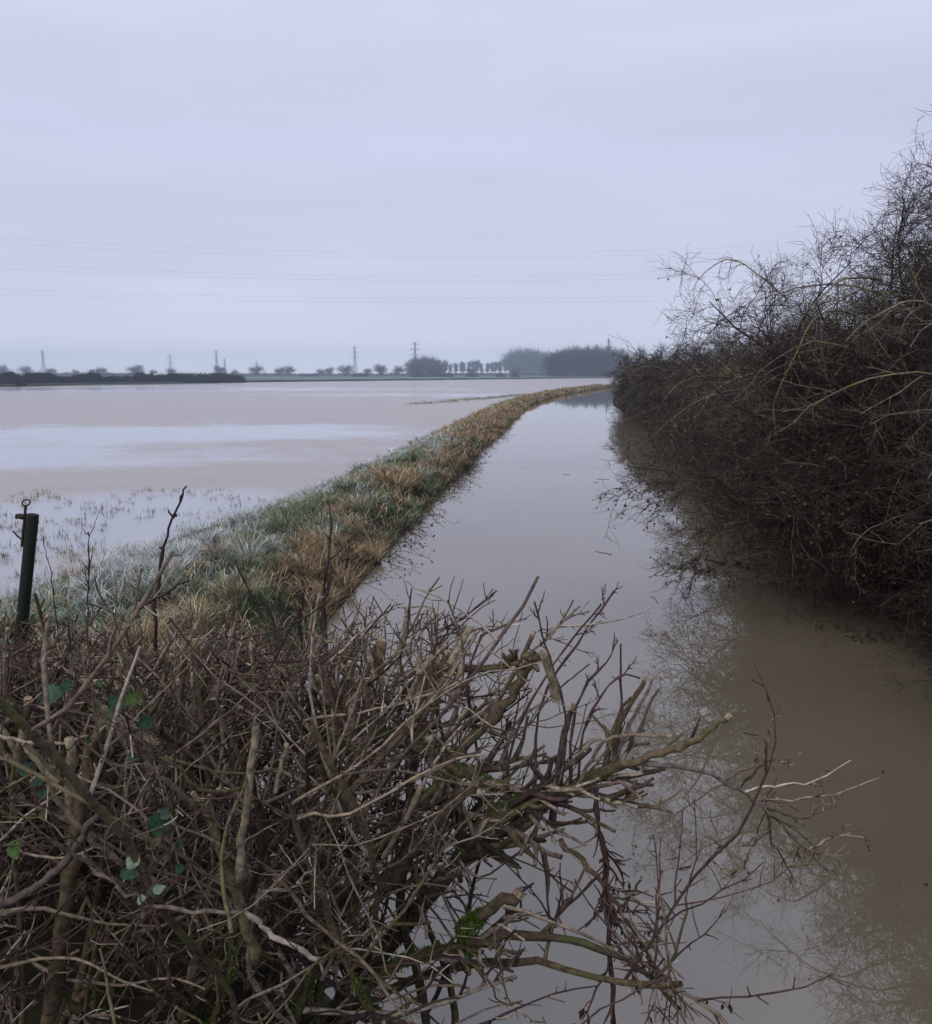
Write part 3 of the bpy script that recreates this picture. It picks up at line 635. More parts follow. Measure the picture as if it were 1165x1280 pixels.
def knob_head(t, g, P, R):
    A, B = kids(g, P[-4:][None], R[-4:][None]*.8, 16, .3, 1, (.5, 1.5), .02, .06, 4, .2, .05, 0, .6, .006, .7, knob=.4); t.tubes(A, B, 6, flat=True)
def extra_right(root, org, t, tw, red, cd, ms, g):
    # long low limb reaching right over the water, then dividing
    P, R = hero(t, org, [(395, 1290, 3.2), (500, 1165, 3.1), (575, 1075, 3.0), (625, 1015, 3.0), (700, 992, 3.0), (775, 955, 3.0)], .040, .022, 26, 9, g)
    spray(tw, g, P, R, 16, .2, .55); moss_on(ms, g, P[2:], R[2:], 1500)
    P, R = hero(t, org, [(775, 955, 3.0), (822, 942, 3.0), (850, 935, 2.98), (872, 922, 2.96), (893, 908, 2.95), (912, 894, 2.94)], .016, .010, 14, 7, g)
    discs(cd, P[None], R[None], np.array([True]))
    P, R = hero(tw, org, [(860, 932, 2.98), (869, 912, 2.97), (875, 897, 2.96)], .008, .003, 6, 5, g, .001)
    P, R = hero(tw, org, [(790, 950, 3.0), (840, 958, 3.05), (885, 966, 3.1), (930, 990, 3.15), (965, 1020, 3.2), (1000, 1055, 3.25), (1034, 1088, 3.28)], .012, .004, 26, 6, g, .004, .5)
    spray(tw, g, P[8:], R[8:], 12, .06, .22, -.05); 
    for pl in ([(905, 975, 3.1), (940, 955, 3.1), (960, 925, 3.1), (958, 900, 3.1)], [(930, 990, 3.15), (965, 982, 3.15), (1010, 978, 3.15), (1064, 950, 3.15)],
               [(940, 1000, 3.17), (1000, 1000, 3.17), (1050, 990, 3.17), (1100, 972, 3.17)], [(955, 1010, 3.2), (1000, 1022, 3.2), (1040, 1010, 3.2)],
               [(925, 985, 3.15), (955, 955, 3.15), (985, 948, 3.15)], [(1010, 1062, 3.27), (1050, 1045, 3.27), (1085, 1047, 3.27)], [(960, 1020, 3.2), (965, 1050, 3.22), (985, 1085, 3.22), (995, 1105, 3.22)],
               [(962, 1035, 3.2), (940, 1060, 3.2), (930, 1085, 3.2)], [(930, 1085, 3.2), (905, 1060, 3.2), (893, 1032, 3.2)], [(930, 1085, 3.2), (915, 1088, 3.2), (900, 1087, 3.2)], [(982, 1082, 3.22), (1005, 1080, 3.22), (1030, 1076, 3.22)]):
        P, R = hero(tw, org, pl, .0055, .0022, 12, 5, g, .004, .7); spray(tw, g, P, R, 5, .03, .10)
    # broken stubs and upright shoots
    for pl, r0, r1 in (([(760, 975, 3.0), (790, 900, 3.05), (822, 840, 3.1)], .009, .006), ([(765, 960, 3.0), (775, 905, 3.0), (808, 845, 3.0)], .011, .007), ([(720, 985, 2.95), (760, 925, 2.95), (838, 920, 2.95)], .008, .006),
                       ([(700, 1000, 3.0), (770, 978, 2.9), (800, 998, 2.85)], .009, .006), ([(690, 1030, 3.1), (705, 920, 3.1), (718, 880, 3.1)], .014, .012), ([(758, 1150, 3.0), (790, 1120, 3.0), (802, 1095, 3.0)], .006, .005)):
        P, R = hero(tw, org, pl, r0, r1, 12, 6, g, .003, .3); discs(cd, P[None], R[None], np.array([True]), 6)
    for pl in ([(668, 1003, 3.0), (672, 900, 3.05), (690, 850, 3.1), (725, 800, 3.1), (768, 738, 3.1)], [(630, 1012, 3.0), (640, 930, 3.0), (670, 865, 3.0), (715, 800, 3.0), (752, 755, 3.0)], [(700, 992, 3.0), (708, 900, 3.0), (690, 830, 3.0), (678, 790, 3.0), (668, 752, 3.0)], [(765, 962, 3.0), (776, 915, 3.05), (776, 850, 3.1), (776, 805, 3.1)],
               [(712, 988, 3.0), (715, 910, 3.02), (730, 860, 3.05), (760, 825, 3.05), (772, 800, 3.05)], [(600, 965, 3.1), (585, 860, 3.1), (600, 800, 3.1), (610, 790, 3.1), (632, 782, 3.1)], [(722, 983, 3.0), (728, 920, 3.0), (745, 880, 3.0), (775, 845, 3.0), (800, 848, 3.0)], [(560, 950, 3.1), (545, 880, 3.0), (540, 830, 3.0), (545, 800, 3.0), (544, 770, 3.0)]):
        q = TB(); P, R = hero(q, org, pl, .006, .003, 12, 5, g, .002, .9); spray(q, g, P, R, 3, .03, .10); obj('shoot', q.mesh('shoot'), M_twig_red, root)
    # hanging dark bine and its twigs
    q = TB(); P, R = hero(q, org, [(745, 985, 2.9), (748, 1030, 2.9), (757, 1075, 2.9), (760, 1150, 2.9), (768, 1290, 2.9)], .008, .007, 22, 6, g, .004, 1.1); ends = [spray(q, g, P, R, 16, .08, .3, 0)]; obj('hanging_shoot', q.mesh('hanging_shoot'), M_twig_red, root)
    # lower limb to the bottom edge
    P, R = hero(t, org, [(430, 1270, 2.8), (480, 1215, 2.8), (560, 1185, 2.8), (640, 1170, 2.8), (720, 1178, 2.8), (790, 1205, 2.8), (850, 1262, 2.8)], .027, .008, 24, 8, g); spray(tw, g, P, R, 16, .1, .32, -.02); moss_on(ms, g, P[:9], R[:9], 600)
    P, R = hero(t, org, [(590, 1195, 2.8), (582, 1165, 2.8), (610, 1140, 2.8), (650, 1115, 2.8)], .024, .022, 12, 8, g, .008); moss_on(ms, g, P[:8], R[:8], 2600, .2); discs(cd, P[None], R[None], np.array([True]))
    P, R = hero(t, org, [(700, 1050, 2.9), (750, 1100, 2.9), (790, 1160, 2.9), (840, 1245, 2.9)], .012, .005, 18, 6, g); ends.append(spray(tw, g, P, R, 16, .1, .35, -.03))
    # dead leaves still hanging
    ends = np.concatenate(ends); n = 110; c = ends[g.integers(0, len(ends), n)]
    V = []; F = []
    for j in range(n):
        l_ = g.uniform(.015, .05); w_ = l_*.28; a = g.uniform(0, 6.28); dx = np.array((math.cos(a)*w_, math.sin(a)*w_, 0)); tilt = g.normal(0, .3, 3)*l_
        V += [c[j], c[j]+dx+tilt*.5+(0, 0, -l_*.5), c[j]+tilt+(0, 0, -l_), c[j]-dx*.7+tilt*.5+(0, 0, -l_*.45)]; F.append((4*j, 4*j+1, 4*j+2, 4*j+3))
    obj('dead_leaves', mesh_np('dead_leaves', V, [np.array(F)]), M_deadleaf, root)
def extra_mid(root, org, t, tw, red, cd, ms, g):
    # thick laid limb with moss, and knobbly pollarded ends
    P, R = hero(t, org, [(330, 1310, 3.2), (375, 1080, 3.2), (400, 960, 3.2), (435, 922, 3.2), (500, 925, 3.15), (565, 955, 3.1), (640, 990, 3.1)], .046, .024, 34, 10, g, .007)
    moss_on(ms, g, P[14:20], R[14:20]*1.08, 2600, 1.2); moss_on(ms, g, P[20:32], R[20:32], 1200, 1.2); spray(tw, g, P, R, 20, .2, .6, .06)
    P, R = hero(t, org, [(560, 955, 3.1), (610, 905, 3.1), (650, 855, 3.1), (664, 822, 3.1)], .020, .021, 14, 8, g, .006, .5); knob_head(t, g, P, R)
    P, R = hero(t, org, [(520, 930, 3.15), (530, 850, 3.15), (560, 832, 3.15), (620, 838, 3.15), (645, 818, 3.15)], .018, .016, 16, 8, g, .006, .5); knob_head(t, g, P, R)
    P, R = hero(t, org, [(480, 940, 3.2), (470, 860, 3.2), (478, 800, 3.2)], .02, .022, 12, 8, g, .005, .4); discs(cd, P[None], R[None], np.array([True]))
    P, R = hero(t, org, [(480, 1110, 2.9), (560, 1010, 2.9), (600, 975, 2.9)], .03, .02, 12, 8, g, .006, .4)
    P, R = hero(t, org, [(300, 1280, 2.8), (430, 1110, 2.8), (540, 985, 2.8), (555, 930, 2.8)], .018, .009, 16, 7, g, .006, .3)
    P, R = hero(tw, org, [(480, 1070, 2.6), (510, 1020, 2.6), (525, 985, 2.6)], .010, .008, 8, 6, g, .002); discs(cd, P[None], R[None], np.array([True]))
    for pl in ([(430, 830, 3.1), (450, 800, 3.1), (488, 756, 3.1)], [(400, 840, 3.1), (430, 810, 3.1), (470, 770, 3.1)], [(380, 790, 3.1), (420, 800, 3.1), (450, 760, 3.1)], [(500, 850, 3.0), (590, 790, 3.0), (632, 782, 3.0)], [(380, 900, 2.6), (500, 880, 2.6), (580, 850, 2.6)], [(330, 960, 2.4), (460, 990, 2.4), (600, 940, 2.4)]):
        P, R = hero(tw, org, pl, .006, .003, 12, 5, g, .003, .7); spray(tw, g, P, R, 4, .04, .12)
def extra_left(root, org, t, tw, red, cd, ms, g):
    dd = TB()
    for pl, r0, r1 in (([(320, 905, 2.15), (312, 980, 2.15), (302, 1050, 2.15), (300, 1100, 2.15)], .010, .013), ([(165, 900, 2.3), (165, 960, 2.3), (148, 1035, 2.3)], .0045, .004),
                       ([(262, 795, 2.9), (255, 810, 2.9), (245, 830, 2.9)], .010, .011), ([(153, 820, 2.6), (150, 840, 2.6), (147, 862, 2.6)], .010, .012), ([(100, 846, 2.5), (112, 852, 2.5), (124, 853, 2.5)], .008, .010), ([(345, 990, 2.2), (352, 960, 2.2), (358, 930, 2.2)], .007, .007), ([(283, 955, 2.3), (275, 985, 2.3), (252, 1000, 2.3), (240, 990, 2.3)], .007, .008)):
        dd = TB(); hero(dd, org, pl, r0, r1, 10, 7, g, .002, .2); obj('dead_stick', dd.mesh('dead_stick'), M_dead, root)
    for pl, r0, r1 in (([(60, 978, 2.1), (110, 1045, 2.1), (155, 1080, 2.1), (200, 1110, 2.1)], .009, .008), ([(30, 930, 2.2), (120, 1010, 2.2), (200, 1055, 2.2), (300, 1110, 2.2)], .007, .005), ([(100, 1070, 2.0), (150, 1110, 2.0), (210, 1135, 2.0), (300, 1140, 2.0)], .006, .005),
                       ([(255, 1000, 2.3), (280, 1070, 2.3), (300, 1130, 2.3), (320, 1200, 2.3)], .016, .02), ([(300, 1130, 2.3), (330, 1160, 2.3), (400, 1200, 2.3)], .010, .008), ([(130, 900, 2.4), (190, 960, 2.4), (245, 1010, 2.4)], .008, .009), ([(0, 920, 2.3), (60, 930, 2.3), (110, 920, 2.3)], .006, .004), ([(0, 1130, 2.0), (70, 1090, 2.0), (130, 1010, 2.0)], .012, .008)):
        hero(tw, org, pl, r0, r1, 16, 6, g, .004, .3)
    P, R = hero(t, org, [(60, 1300, 2.4), (85, 1120, 2.4), (100, 1000, 2.4), (130, 900, 2.4)], .03, .02, 16, 8, g, .006)
hedge_shrub('hedge_shrub', -.62, 3.15, 'cut hedge shrub with a long low branch drooping right over the river', 8, (.22, 0), 301, .9, .3, extra_right)
hedge_shrub('hedge_shrub', -1.05, 3.55, 'cut hedge shrub left of the drooping one, thick mossy laid limb and knobbly tops', 13, (.08, 0), 302, 1.35, .4, extra_mid)
hedge_shrub('hedge_shrub', -1.45, 2.75, 'cut hedge shrub with pale dead sticks and sawn stubs, below the thin sapling', 10, (.05, .05), 303, 1.2, .35, extra_left)
hedge_shrub('hedge_shrub', -1.9, 3.5, 'cut hedge shrub behind the green leaves, sawn pale stubs along its top', 11, (0, 0), 304, 1.3, .4)
hedge_shrub('hedge_shrub', -2.3, 2.9, 'cut hedge shrub at the left edge in front of the green post', 11, (.05, 0), 305, 1.25, .4)
hedge_shrub('hedge_shrub', -1.0, 2.55, 'low dark cut hedge shrub at the bottom centre with criss-crossing stems', 8, (.1, -.02), 306, 1.1, .35)
hedge_shrub('hedge_shrub', -2.75, 3.9, 'thin reddish hedge shrub around the foot of the green post', 10, (0, 0), 307, 1.1, .4)

hedge_shrub('hedge_shrub', -.18, 2.95, 'thin twiggy hedge shrub at the waterline below the mossy stub, over the river', 5, (-.05, .05), 308, 1.1, .22)

# ------------------------------------------------------------------ post, saplings, weeds
p0 = at(24, 815, 4.6); p1 = at(41, 643, 4.6)
z0 = float(height(p0[0], p0[1]))
base = p0 + (p0-p1)*((p0[2]-z0)/(p1[2]-p0[2])); root = thing('fence_post', tuple(base), 'dark green round metal post leaning right at the left edge, iron ring on top', 'post')
d = unit(p1-base); top = p1-base; r = .034
t = TB(); t.tubes(np.stack([(d*0-.1*d), top*.5, top-d*.004, top]), np.array([r, r, r, r*.93]), 20, flat=True); obj('tube', t.mesh('tube'), M_post, root)
side = np.array((-1, 0, .1)); t = TB()
c = top + side*.045
t.tubes(np.stack([c-d*.20, c-d*.1, c+d*.05]), np.array([.008, .008, .008]), 8, flat=True); obj('hinge_rod', t.mesh('hinge_rod'), M_iron, root)
th = np.linspace(0, 2*math.pi, 20); rc = c + d*.066; ring = rc + np.stack([np.cos(th)*.023, np.sin(th)*.01, np.sin(th)*.017], 1)
t = TB(); t.tubes(ring, np.full(20, .0045), 8); obj('ring', t.mesh('ring'), M_iron, root)
t = TB(); t.tubes(np.stack([c-d*.02, c-d*.02+side*.02, c-d*.02+side*.045, c-d*.035+side*.05]), np.array([.016, .018, .015, .006]), 8, flat=True); obj('bolt', t.mesh('bolt'), M_iron, root)
t = TB(); t.tubes(np.stack([c-d*.16, c-d*.14+side*.03, c-d*.11+side*.06]), np.array([.006, .006, .005]), 6, flat=True); obj('peg', t.mesh('peg'), M_iron, root)

def sapling(name, pts, r0, r1, label, cat, side_pts=(), mat=None, group=None, seed=1, knob=.9, nsp=0):
    g = np.random.default_rng(seed); P = [at(*q) for q in pts]; b = P[0].copy(); b[2] = float(height(b[0], b[1])) - .05
    root = thing(name, tuple(b), label, cat, group); t = TB()
    p = smoothline([b]+P, 22, g, .004) - b; tt = np.linspace(0, 1, 22); r = (r0*(1-tt)+r1*tt)*(1+knob*(g.random(22) > .8)); t.tubes(p, r, 7, flat=True)
    mat = mat or M_bark_dark
    obj('stem', t.mesh('stem'), mat, root)
    if side_pts or nsp:
        for sp_ in side_pts:
            t = TB(); q = smoothline([at(*z) for z in sp_], 8, g, .002) - b; t.tubes(q, np.linspace(r1*1.3, r1*.6, 8)*(1+.5*g.random(8)), 5, flat=True)
            obj('side_twig', t.mesh('side_twig'), mat or M_twig_red, root)
        if nsp:
            A, B = kids(g, p[None], r[None], nsp, .35, 1, (.4, .9), .05, .22, 6, .1, .05, 0, .5, .002, .5, knob=.5)
            for q in range(len(A)): t = TB(); t.tubes(A[q:q+1], B[q:q+1], 4); obj('side_twig', t.mesh('side_twig'), mat or M_twig_red, root)
    return root
sapling('sapling', [(193, 800, 4.4), (196, 740, 4.4), (204, 690, 4.4), (216, 650, 4.4), (226, 625, 4.4), (233, 608, 4.4)], .009, .005, 'bare dark sapling leaning right against the flood, short fork near its tip', 'sapling', [[(217, 648, 4.4), (212, 641, 4.4), (211, 637, 4.4)], [(216, 648, 4.4), (220, 643, 4.4), (221, 646, 4.4)], [(205, 688, 4.4), (200, 684, 4.4), (199, 685, 4.4)]], seed=3)
sapling('sapling', [(405, 800, 5.6), (404, 750, 5.6), (410, 700, 5.6), (414, 660, 5.6), (410, 625, 5.6)], .016, .004, 'straight dark upright shoot in front of the tan tussocks by the river edge', 'sapling', nsp=8, seed=4)
sapling('weed_stem', [(110, 790, 5.2), (112, 720, 5.2), (110, 665, 5.2)], .006, .003, 'thin dead weed stem between the green post and the leaning sapling', 'weed', nsp=10, seed=5)
sapling('weed_stem', [(375, 800, 5.0), (376, 770, 5.0), (380, 735, 5.0)], .010, .006, 'short dark stump-like stem just left of the straight upright shoot', 'weed', seed=6)
sapling('weed_stem', [(345, 800, 4.6), (318, 750, 4.6), (300, 715, 4.6), (292, 700, 4.6)], .006, .003, 'thin brown stem leaning left across the frosted grass', 'weed', seed=7)
sapling('weed_stem', [(70, 780, 4.9), (66, 730, 4.9), (58, 690, 4.9), (50, 668, 4.9)], .004, .002, 'thin arching weed stem right beside the green post', 'weed', seed=8)

# bramble with a few green leaves
def bramble(label, stem, leaves, seed):
    g = np.random.default_rng(seed); P = [at(*q) for q in stem]; b = P[0].copy()
    root = thing('bramble', tuple(b), label, 'bramble', 'green leaved brambles in the hedge'); t = TB(); p = smoothline(P, 20, g, .003)-b; t.tubes(p, np.full(20, .0035), 6, flat=True)
    obj('cane', t.mesh('cane'), M_twig_red, root)
    cols_ = [leaves[0][4], (.03, .05, .022), (.05, .05, .022)]; leaves = list(leaves)
    for q in range(6):
        f_ = g.uniform(.15, .95)*(len(stem)-1); i_ = int(f_); f_ -= i_; a_, b_ = np.array(stem[i_]), np.array(stem[min(i_+1, len(stem)-1)]); c_ = a_*(1-f_)+b_*f_
        leaves.append((c_[0]+g.normal(0, 9), c_[1]+g.normal(0, 9), c_[2]-.02, g.uniform(.025, .05), cols_[q % 3]))
    for (x, y, Y, sz, col) in leaves:
        sz *= .8
        c = at(x, y, Y)-b; n = 11
        nrm = unit(np.array((g.normal(0, .3), -.75+g.normal(0, .2), .6+g.normal(0, .2)))); a = unit(np.cross(nrm, g.normal(0, 1, 3))); bb = np.cross(nrm, a)
        tt = np.linspace(0, 1, n); wd = np.sin(tt**.75*math.pi)*.42+.01; V = []
        for k_, q in enumerate(tt):
            ser = 1 + .22*(k_ % 2)
            V += [c+a*sz*(q-.5)-bb*sz*wd[k_]*ser+nrm*sz*(.10-.2*(q-.5)**2), c+a*sz*(q-.5)+nrm*sz*(-.02-.2*(q-.5)**2), c+a*sz*(q-.5)+bb*sz*wd[k_]*ser+nrm*sz*(.10-.2*(q-.5)**2)]
        F = [(3*j+m, 3*j+m+1, 3*j+m+4, 3*j+m+3) for j in range(n-1) for m in range(2)]
        obj('leaf', mesh_np('leaf', V, [np.array(F)], np.tile(col, (len(V), 1))), M_leaf, root)
GA, GB, GC = (.018, .055, .022), (.045, .085, .015), (.022, .05, .034)
bramble('bramble cluster with bright green leaves among the sawn stubs', [(190, 990, 2.25), (170, 930, 2.25), (150, 885, 2.2), (100, 860, 2.2), (70, 862, 2.2)], [(66, 869, 2.15, .085, GA), (82, 858, 2.17, .05, GA), (148, 882, 2.15, .07, GA), (165, 873, 2.15, .06, GB), (141, 897, 2.15, .05, GB), (180, 905, 2.15, .06, GA), (120, 882, 2.2, .05, GB), (110, 925, 2.3, .03, GA)], 1)
bramble('bramble with a blue-green leaf half way down the hedge at left', [(230, 1120, 2.1), (215, 1060, 2.1), (200, 1030, 2.1)], [(198, 1032, 2.05, .085, GA), (205, 1018, 2.07, .05, GC)], 2)
bramble('bramble with one pale-backed green leaf low in the hedge', [(200, 1160, 2.0), (180, 1110, 2.0), (160, 1085, 2.0)], [(166, 1076, 1.95, .055, (.16, .22, .15)), (162, 1090, 1.95, .06, GA)], 3)
bramble('bramble with dull leaves at the far left of the hedge', [(60, 1040, 2.1), (45, 1000, 2.1), (30, 965, 2.1)], [(32, 962, 2.05, .06, GC), (48, 975, 2.05, .05, GC), (20, 1062, 2.0, .07, GB)], 4)

# floating debris and water edge plants
def debris(x, y, s, seed, label):
    g = np.random.default_rng(seed); d = at(x, y, 10.)-np.array((0, 0, CAMZ)); q = np.array((0, 0, CAMZ)) + d*(CAMZ/-d[2])
    root = thing('floating_debris', (q[0], q[1], 0), label, 'debris', 'dark debris floating by the right hedge'); t = TB(); n = 16
    S0 = np.stack([g.normal(0, s*.4, n), g.normal(0, s*.25, n), np.full(n, -.01)], 1); D = np.stack([g.normal(0, 1, n), g.normal(0, .6, n), np.abs(g.normal(.15, .3, n))], 1)
    P, R = limbs(g, S0, D, g.uniform(.1, .35, n)*s*2, 6, .25, 0, .1, .008, .004); t.tubes(P, R, 5); leaf_cloud(g, P[:, 2:].reshape(-1, 3), .07*s+.02, np.array([(.02, .015, .01)]), t)
    obj('twigs', t.mesh('twigs', False), M_deadleaf, root)
for i, (x, y, s, lab) in enumerate([(868, 712, .45, 'small dark clump of twigs floating at the left end of the debris line'), (884, 712, .8, 'widest dark clump of floating twigs below the hedge'), (906, 706, .45, 'dark clump of leaves floating right of the widest one'),
                  (940, 707, .4, 'small dark clump floating close under the hedge twigs'), (975, 732, .35, 'small dark leaf scrap floating on the brown water'), (1043, 787, .25, 'tiny dark scrap floating on open brown water'), (1083, 800, .3, 'dark scrap floating nearest the camera near the right edge')]): debris(x, y, s, 50+i, lab)
t = TB(); g = np.random.default_rng(91); n = 150; y = 4+26*g.random(n)**1.3; x = E(y)+.3+g.random(n)**.6*(RW(y)-.4); leaf_cloud(g, np.stack([x, y, np.full(n, .006)], 1), .035, np.array([(.02, .016, .01), (.05, .035, .02)]), t, 9)
for _ in range(14):
    y = g.uniform(4.5, 26); x = float(E(y))+g.uniform(3, 7); P, R = limbs(g, np.array([[x, y, .004]]), np.array([[g.normal(), g.normal(), 0]]), g.uniform(.1, .4, 1), 6, .15, 0, 0, .005, .003); P[..., 2] = .004; t.tubes(P, R, 4)
o = obj('floating_leaves', t.mesh('floating_leaves', False), M_deadleaf); tag(o, 'scattered dead leaves and bits of twig floating on the river', 'leaves', kind='stuff')
t = TB(); g = np.random.default_rng(90); t2 = TB()
n = 230; y = np.concatenate([g.uniform(12, 48, n-90), g.uniform(22, 31, 90)]); x = E(y) + g.uniform(-.15, .15, n)
D = np.stack([g.uniform(.3, 1, n), g.normal(0, .5, n), g.uniform(.1, .9, n)], 1)
P, R = limbs(g, np.stack([x, y, np.zeros(n)], 1), D, g.uniform(.25, .8, n), 7, .2, 0, .25, .006, .003); t.tubes(P, R, 4)
P2, R2 = kids(g, P, R, 4, .3, 1, (.5, 1.2), .08, .25, 4, .2, 0, .1, .7, .003); t.tubes(P2, R2, 3)
leaf_cloud(g, P2[:, -1], .06, np.array([(.015, .02, .01), (.03, .02, .012)]), t)
o = obj('bankside_bramble', t.mesh('bankside_bramble', False), M_deadleaf); tag(o, 'dark straggling bramble growth trailing over the river from the grassy bank', 'brambles', kind='stuff')

# ------------------------------------------------------------------ distance: hedge, trees, pylons, wires
def Xat(px, d): return (px-CXP)/FPX*d*1.0
def far_tree(seed, kind):
    g = np.random.default_rng(seed); root = thing({'broad': 'broadleaf_tree', 'poplar': 'poplar_tree', 'wood': 'broadleaf_tree'}[kind], (0, 0, 0), None, 'tree')
    H = 1.0; t = TB(); P0, R0 = limbs(g, np.zeros((1, 3)), np.array([[0, 0, 1.]]), np.array([.95 if kind == 'poplar' else .42]), 8, .05, .1, 0, .022, .008); t.tubes(P0, R0, 6)
    obj('trunk', t.mesh('trunk'), M_fartree, root); t = TB()
    if kind == 'poplar':
        A, B = kids(g, P0, R0, 60, .15, 1, (.3, .55), .12, .26, 5, .08, .12, 0, .5, .004)
    else:
        A, B = kids(g, P0, R0, 50 if kind == 'wood' else 44, .3 if kind == 'broad' else .03, 1, (.4, 1.35), .34, .46, 6, .10, .0, .03, .6, .005)
    t.tubes(A, B, 3); A2, B2 = kids(g, A, B, 11, .2, 1, (.4, 1.1), .08, .2, 4, .15, .03, 0, .6, .0038); t.tubes(A2, B2, 3)
    A3, B3 = kids(g, A2, B2, 4, .2, 1, (.4, 1.2), .04, .11, 3, .15, .0, 0, .8, .0022); t.tubes(A3, B3, 3)
    v = np.concatenate(t.v); k = 1/np.percentile(v[:, 2], 99.5)
    obj('crown', t.mesh('crown'), M_fartree, root); root['s'] = float(k); return root
protos = {('broad', i): far_tree(400+i, 'broad') for i in range(3)}; protos.update({('poplar', 0): far_tree(410, 'poplar'), ('wood', 0): far_tree(420, 'wood'), ('wood', 1): far_tree(421, 'wood')})
usedp = set()
def put_tree(kind, v, px, ytop, d, label, group, wide=1.0, cat='tree'):
    if kind != 'poplar': d *= 1.3
    src = protos[(kind, v)]; o = src if (kind, v) not in usedp else copy_tree(src); usedp.add((kind, v))
    h = CAMZ + (466.5-ytop)/FPX*d*1.0; s = h*src['s']
    o.location = (Xat(px, d), d, .1); o.scale = (s*wide, s*wide, s); o.rotation_euler = (0, 0, (px*7.3) % 6.28); tag(o, label, cat, group)
GT = 'bare trees scattered along the far edge of the flood'
lone = [(12, 457, 700, 1.0, 'hazy bare tree at the far left end of the treeline'), (40, 458, 700, 1.1, 'hazy bare tree left of the leftmost large pylon'), (72, 461, 760, 1.3, 'low hazy tree at the foot of the leftmost large pylon'), (103, 463, 760, 1.1, 'small hazy tree right of the leftmost large pylon'),
 (122, 462, 620, .9, 'small bare tree just left of the broad one above the dark hedge'), (134, 460, 600, 1.25, 'broad bare tree above the dark hedge, midway between two pylons'), (174, 457, 600, 1.2, 'pointed bare tree above the dark hedge'), (198, 463, 750, 1.1, 'small faint tree left of the branching pylon'),
 (219, 461, 700, 1.2, 'bare tree in front of the branching pylon'), (281, 458, 620, 1.1, 'round bare tree right of the slim pylon behind the dark hedge'), (298, 463, 620, 1.0, 'small bare tree at the right tip of the dark hedge'),
 (326, 458, 640, 1.3, 'round bare tree first right of the dark hedge end'), (352, 460, 640, 1.1, 'left tree of the touching pair right of the dark hedge'), (365, 458, 640, 1.1, 'right tree of the touching pair right of the dark hedge'),
 (403, 462, 650, 1.2, 'small hazy tree left of the pair below the tall pylon'), (413, 460, 700, 1.1, 'faint tree between small ones, left of the tall pylon'), (434, 457, 620, 1.3, 'round bare tree just left of the tall middle pylon'), (462, 461, 620, 1.0, 'small thin tree just right of the tall middle pylon'),
 (477, 456, 560, 1.0, 'denser dark tree between the tall pylon and the domed clump'), (500, 458, 620, 1.0, 'lollipop shaped tree left of the domed clump'), (588, 461, 640, 1.1, 'round tree in front of the poplar row'), (642, 462, 600, 1.1, 'small tree at the left foot of the pale woodland')]
for i, (px, yt, d, wd, lab) in enumerate(lone): put_tree('broad', i % 3, px, yt-1.0, d, lab, GT, wd*1.15)
GD = 'trees of the dark domed clump'
for i, (px, yt, d) in enumerate([(516, 450, 600), (521, 448, 640), (527, 446, 640), (533, 445.5, 660), (539, 446, 650), (545, 447, 640), (550, 450, 610), (524, 456, 560), (540, 457, 560)]):
    put_tree('wood', i % 2, px, yt, d, 'bare tree merged into the domed clump in the middle of the treeline', GD, .8)
GP = 'row of poplars behind the fields'
for i in range(14): put_tree('poplar', 0, 557+i*5.5+(i*37 % 7)*.5, 450.5+(i*13 % 7)*.7, 1150, 'slender faint poplar in the even row behind the domed clump', GP, 1.15+(i*17 % 5)*.11)
GW = 'pale woodland right of the poplar row'
for i in range(10): put_tree('wood' if i % 2 else 'broad', i % 2, 637+i*5.6, [442, 438, 437, 436, 437, 438, 437, 440, 441, 443][i], 880+(i*29 % 60), 'tall bare tree in the pale woodland right of the poplars', GW, .95)
GW2 = 'darker woodland beside the right hedge'
for i in range(16): put_tree('wood', i % 2, 690+i*5.2+(i*7 % 3), [440, 438, 437, 436, 436, 435, 434, 435, 434, 434, 435, 434, 434, 435, 436, 436][i]+(i*11 % 3)*.8, 500+(i*31 % 70), 'tall dark tree in the denser woodland next to the right hedge', GW2, .85)

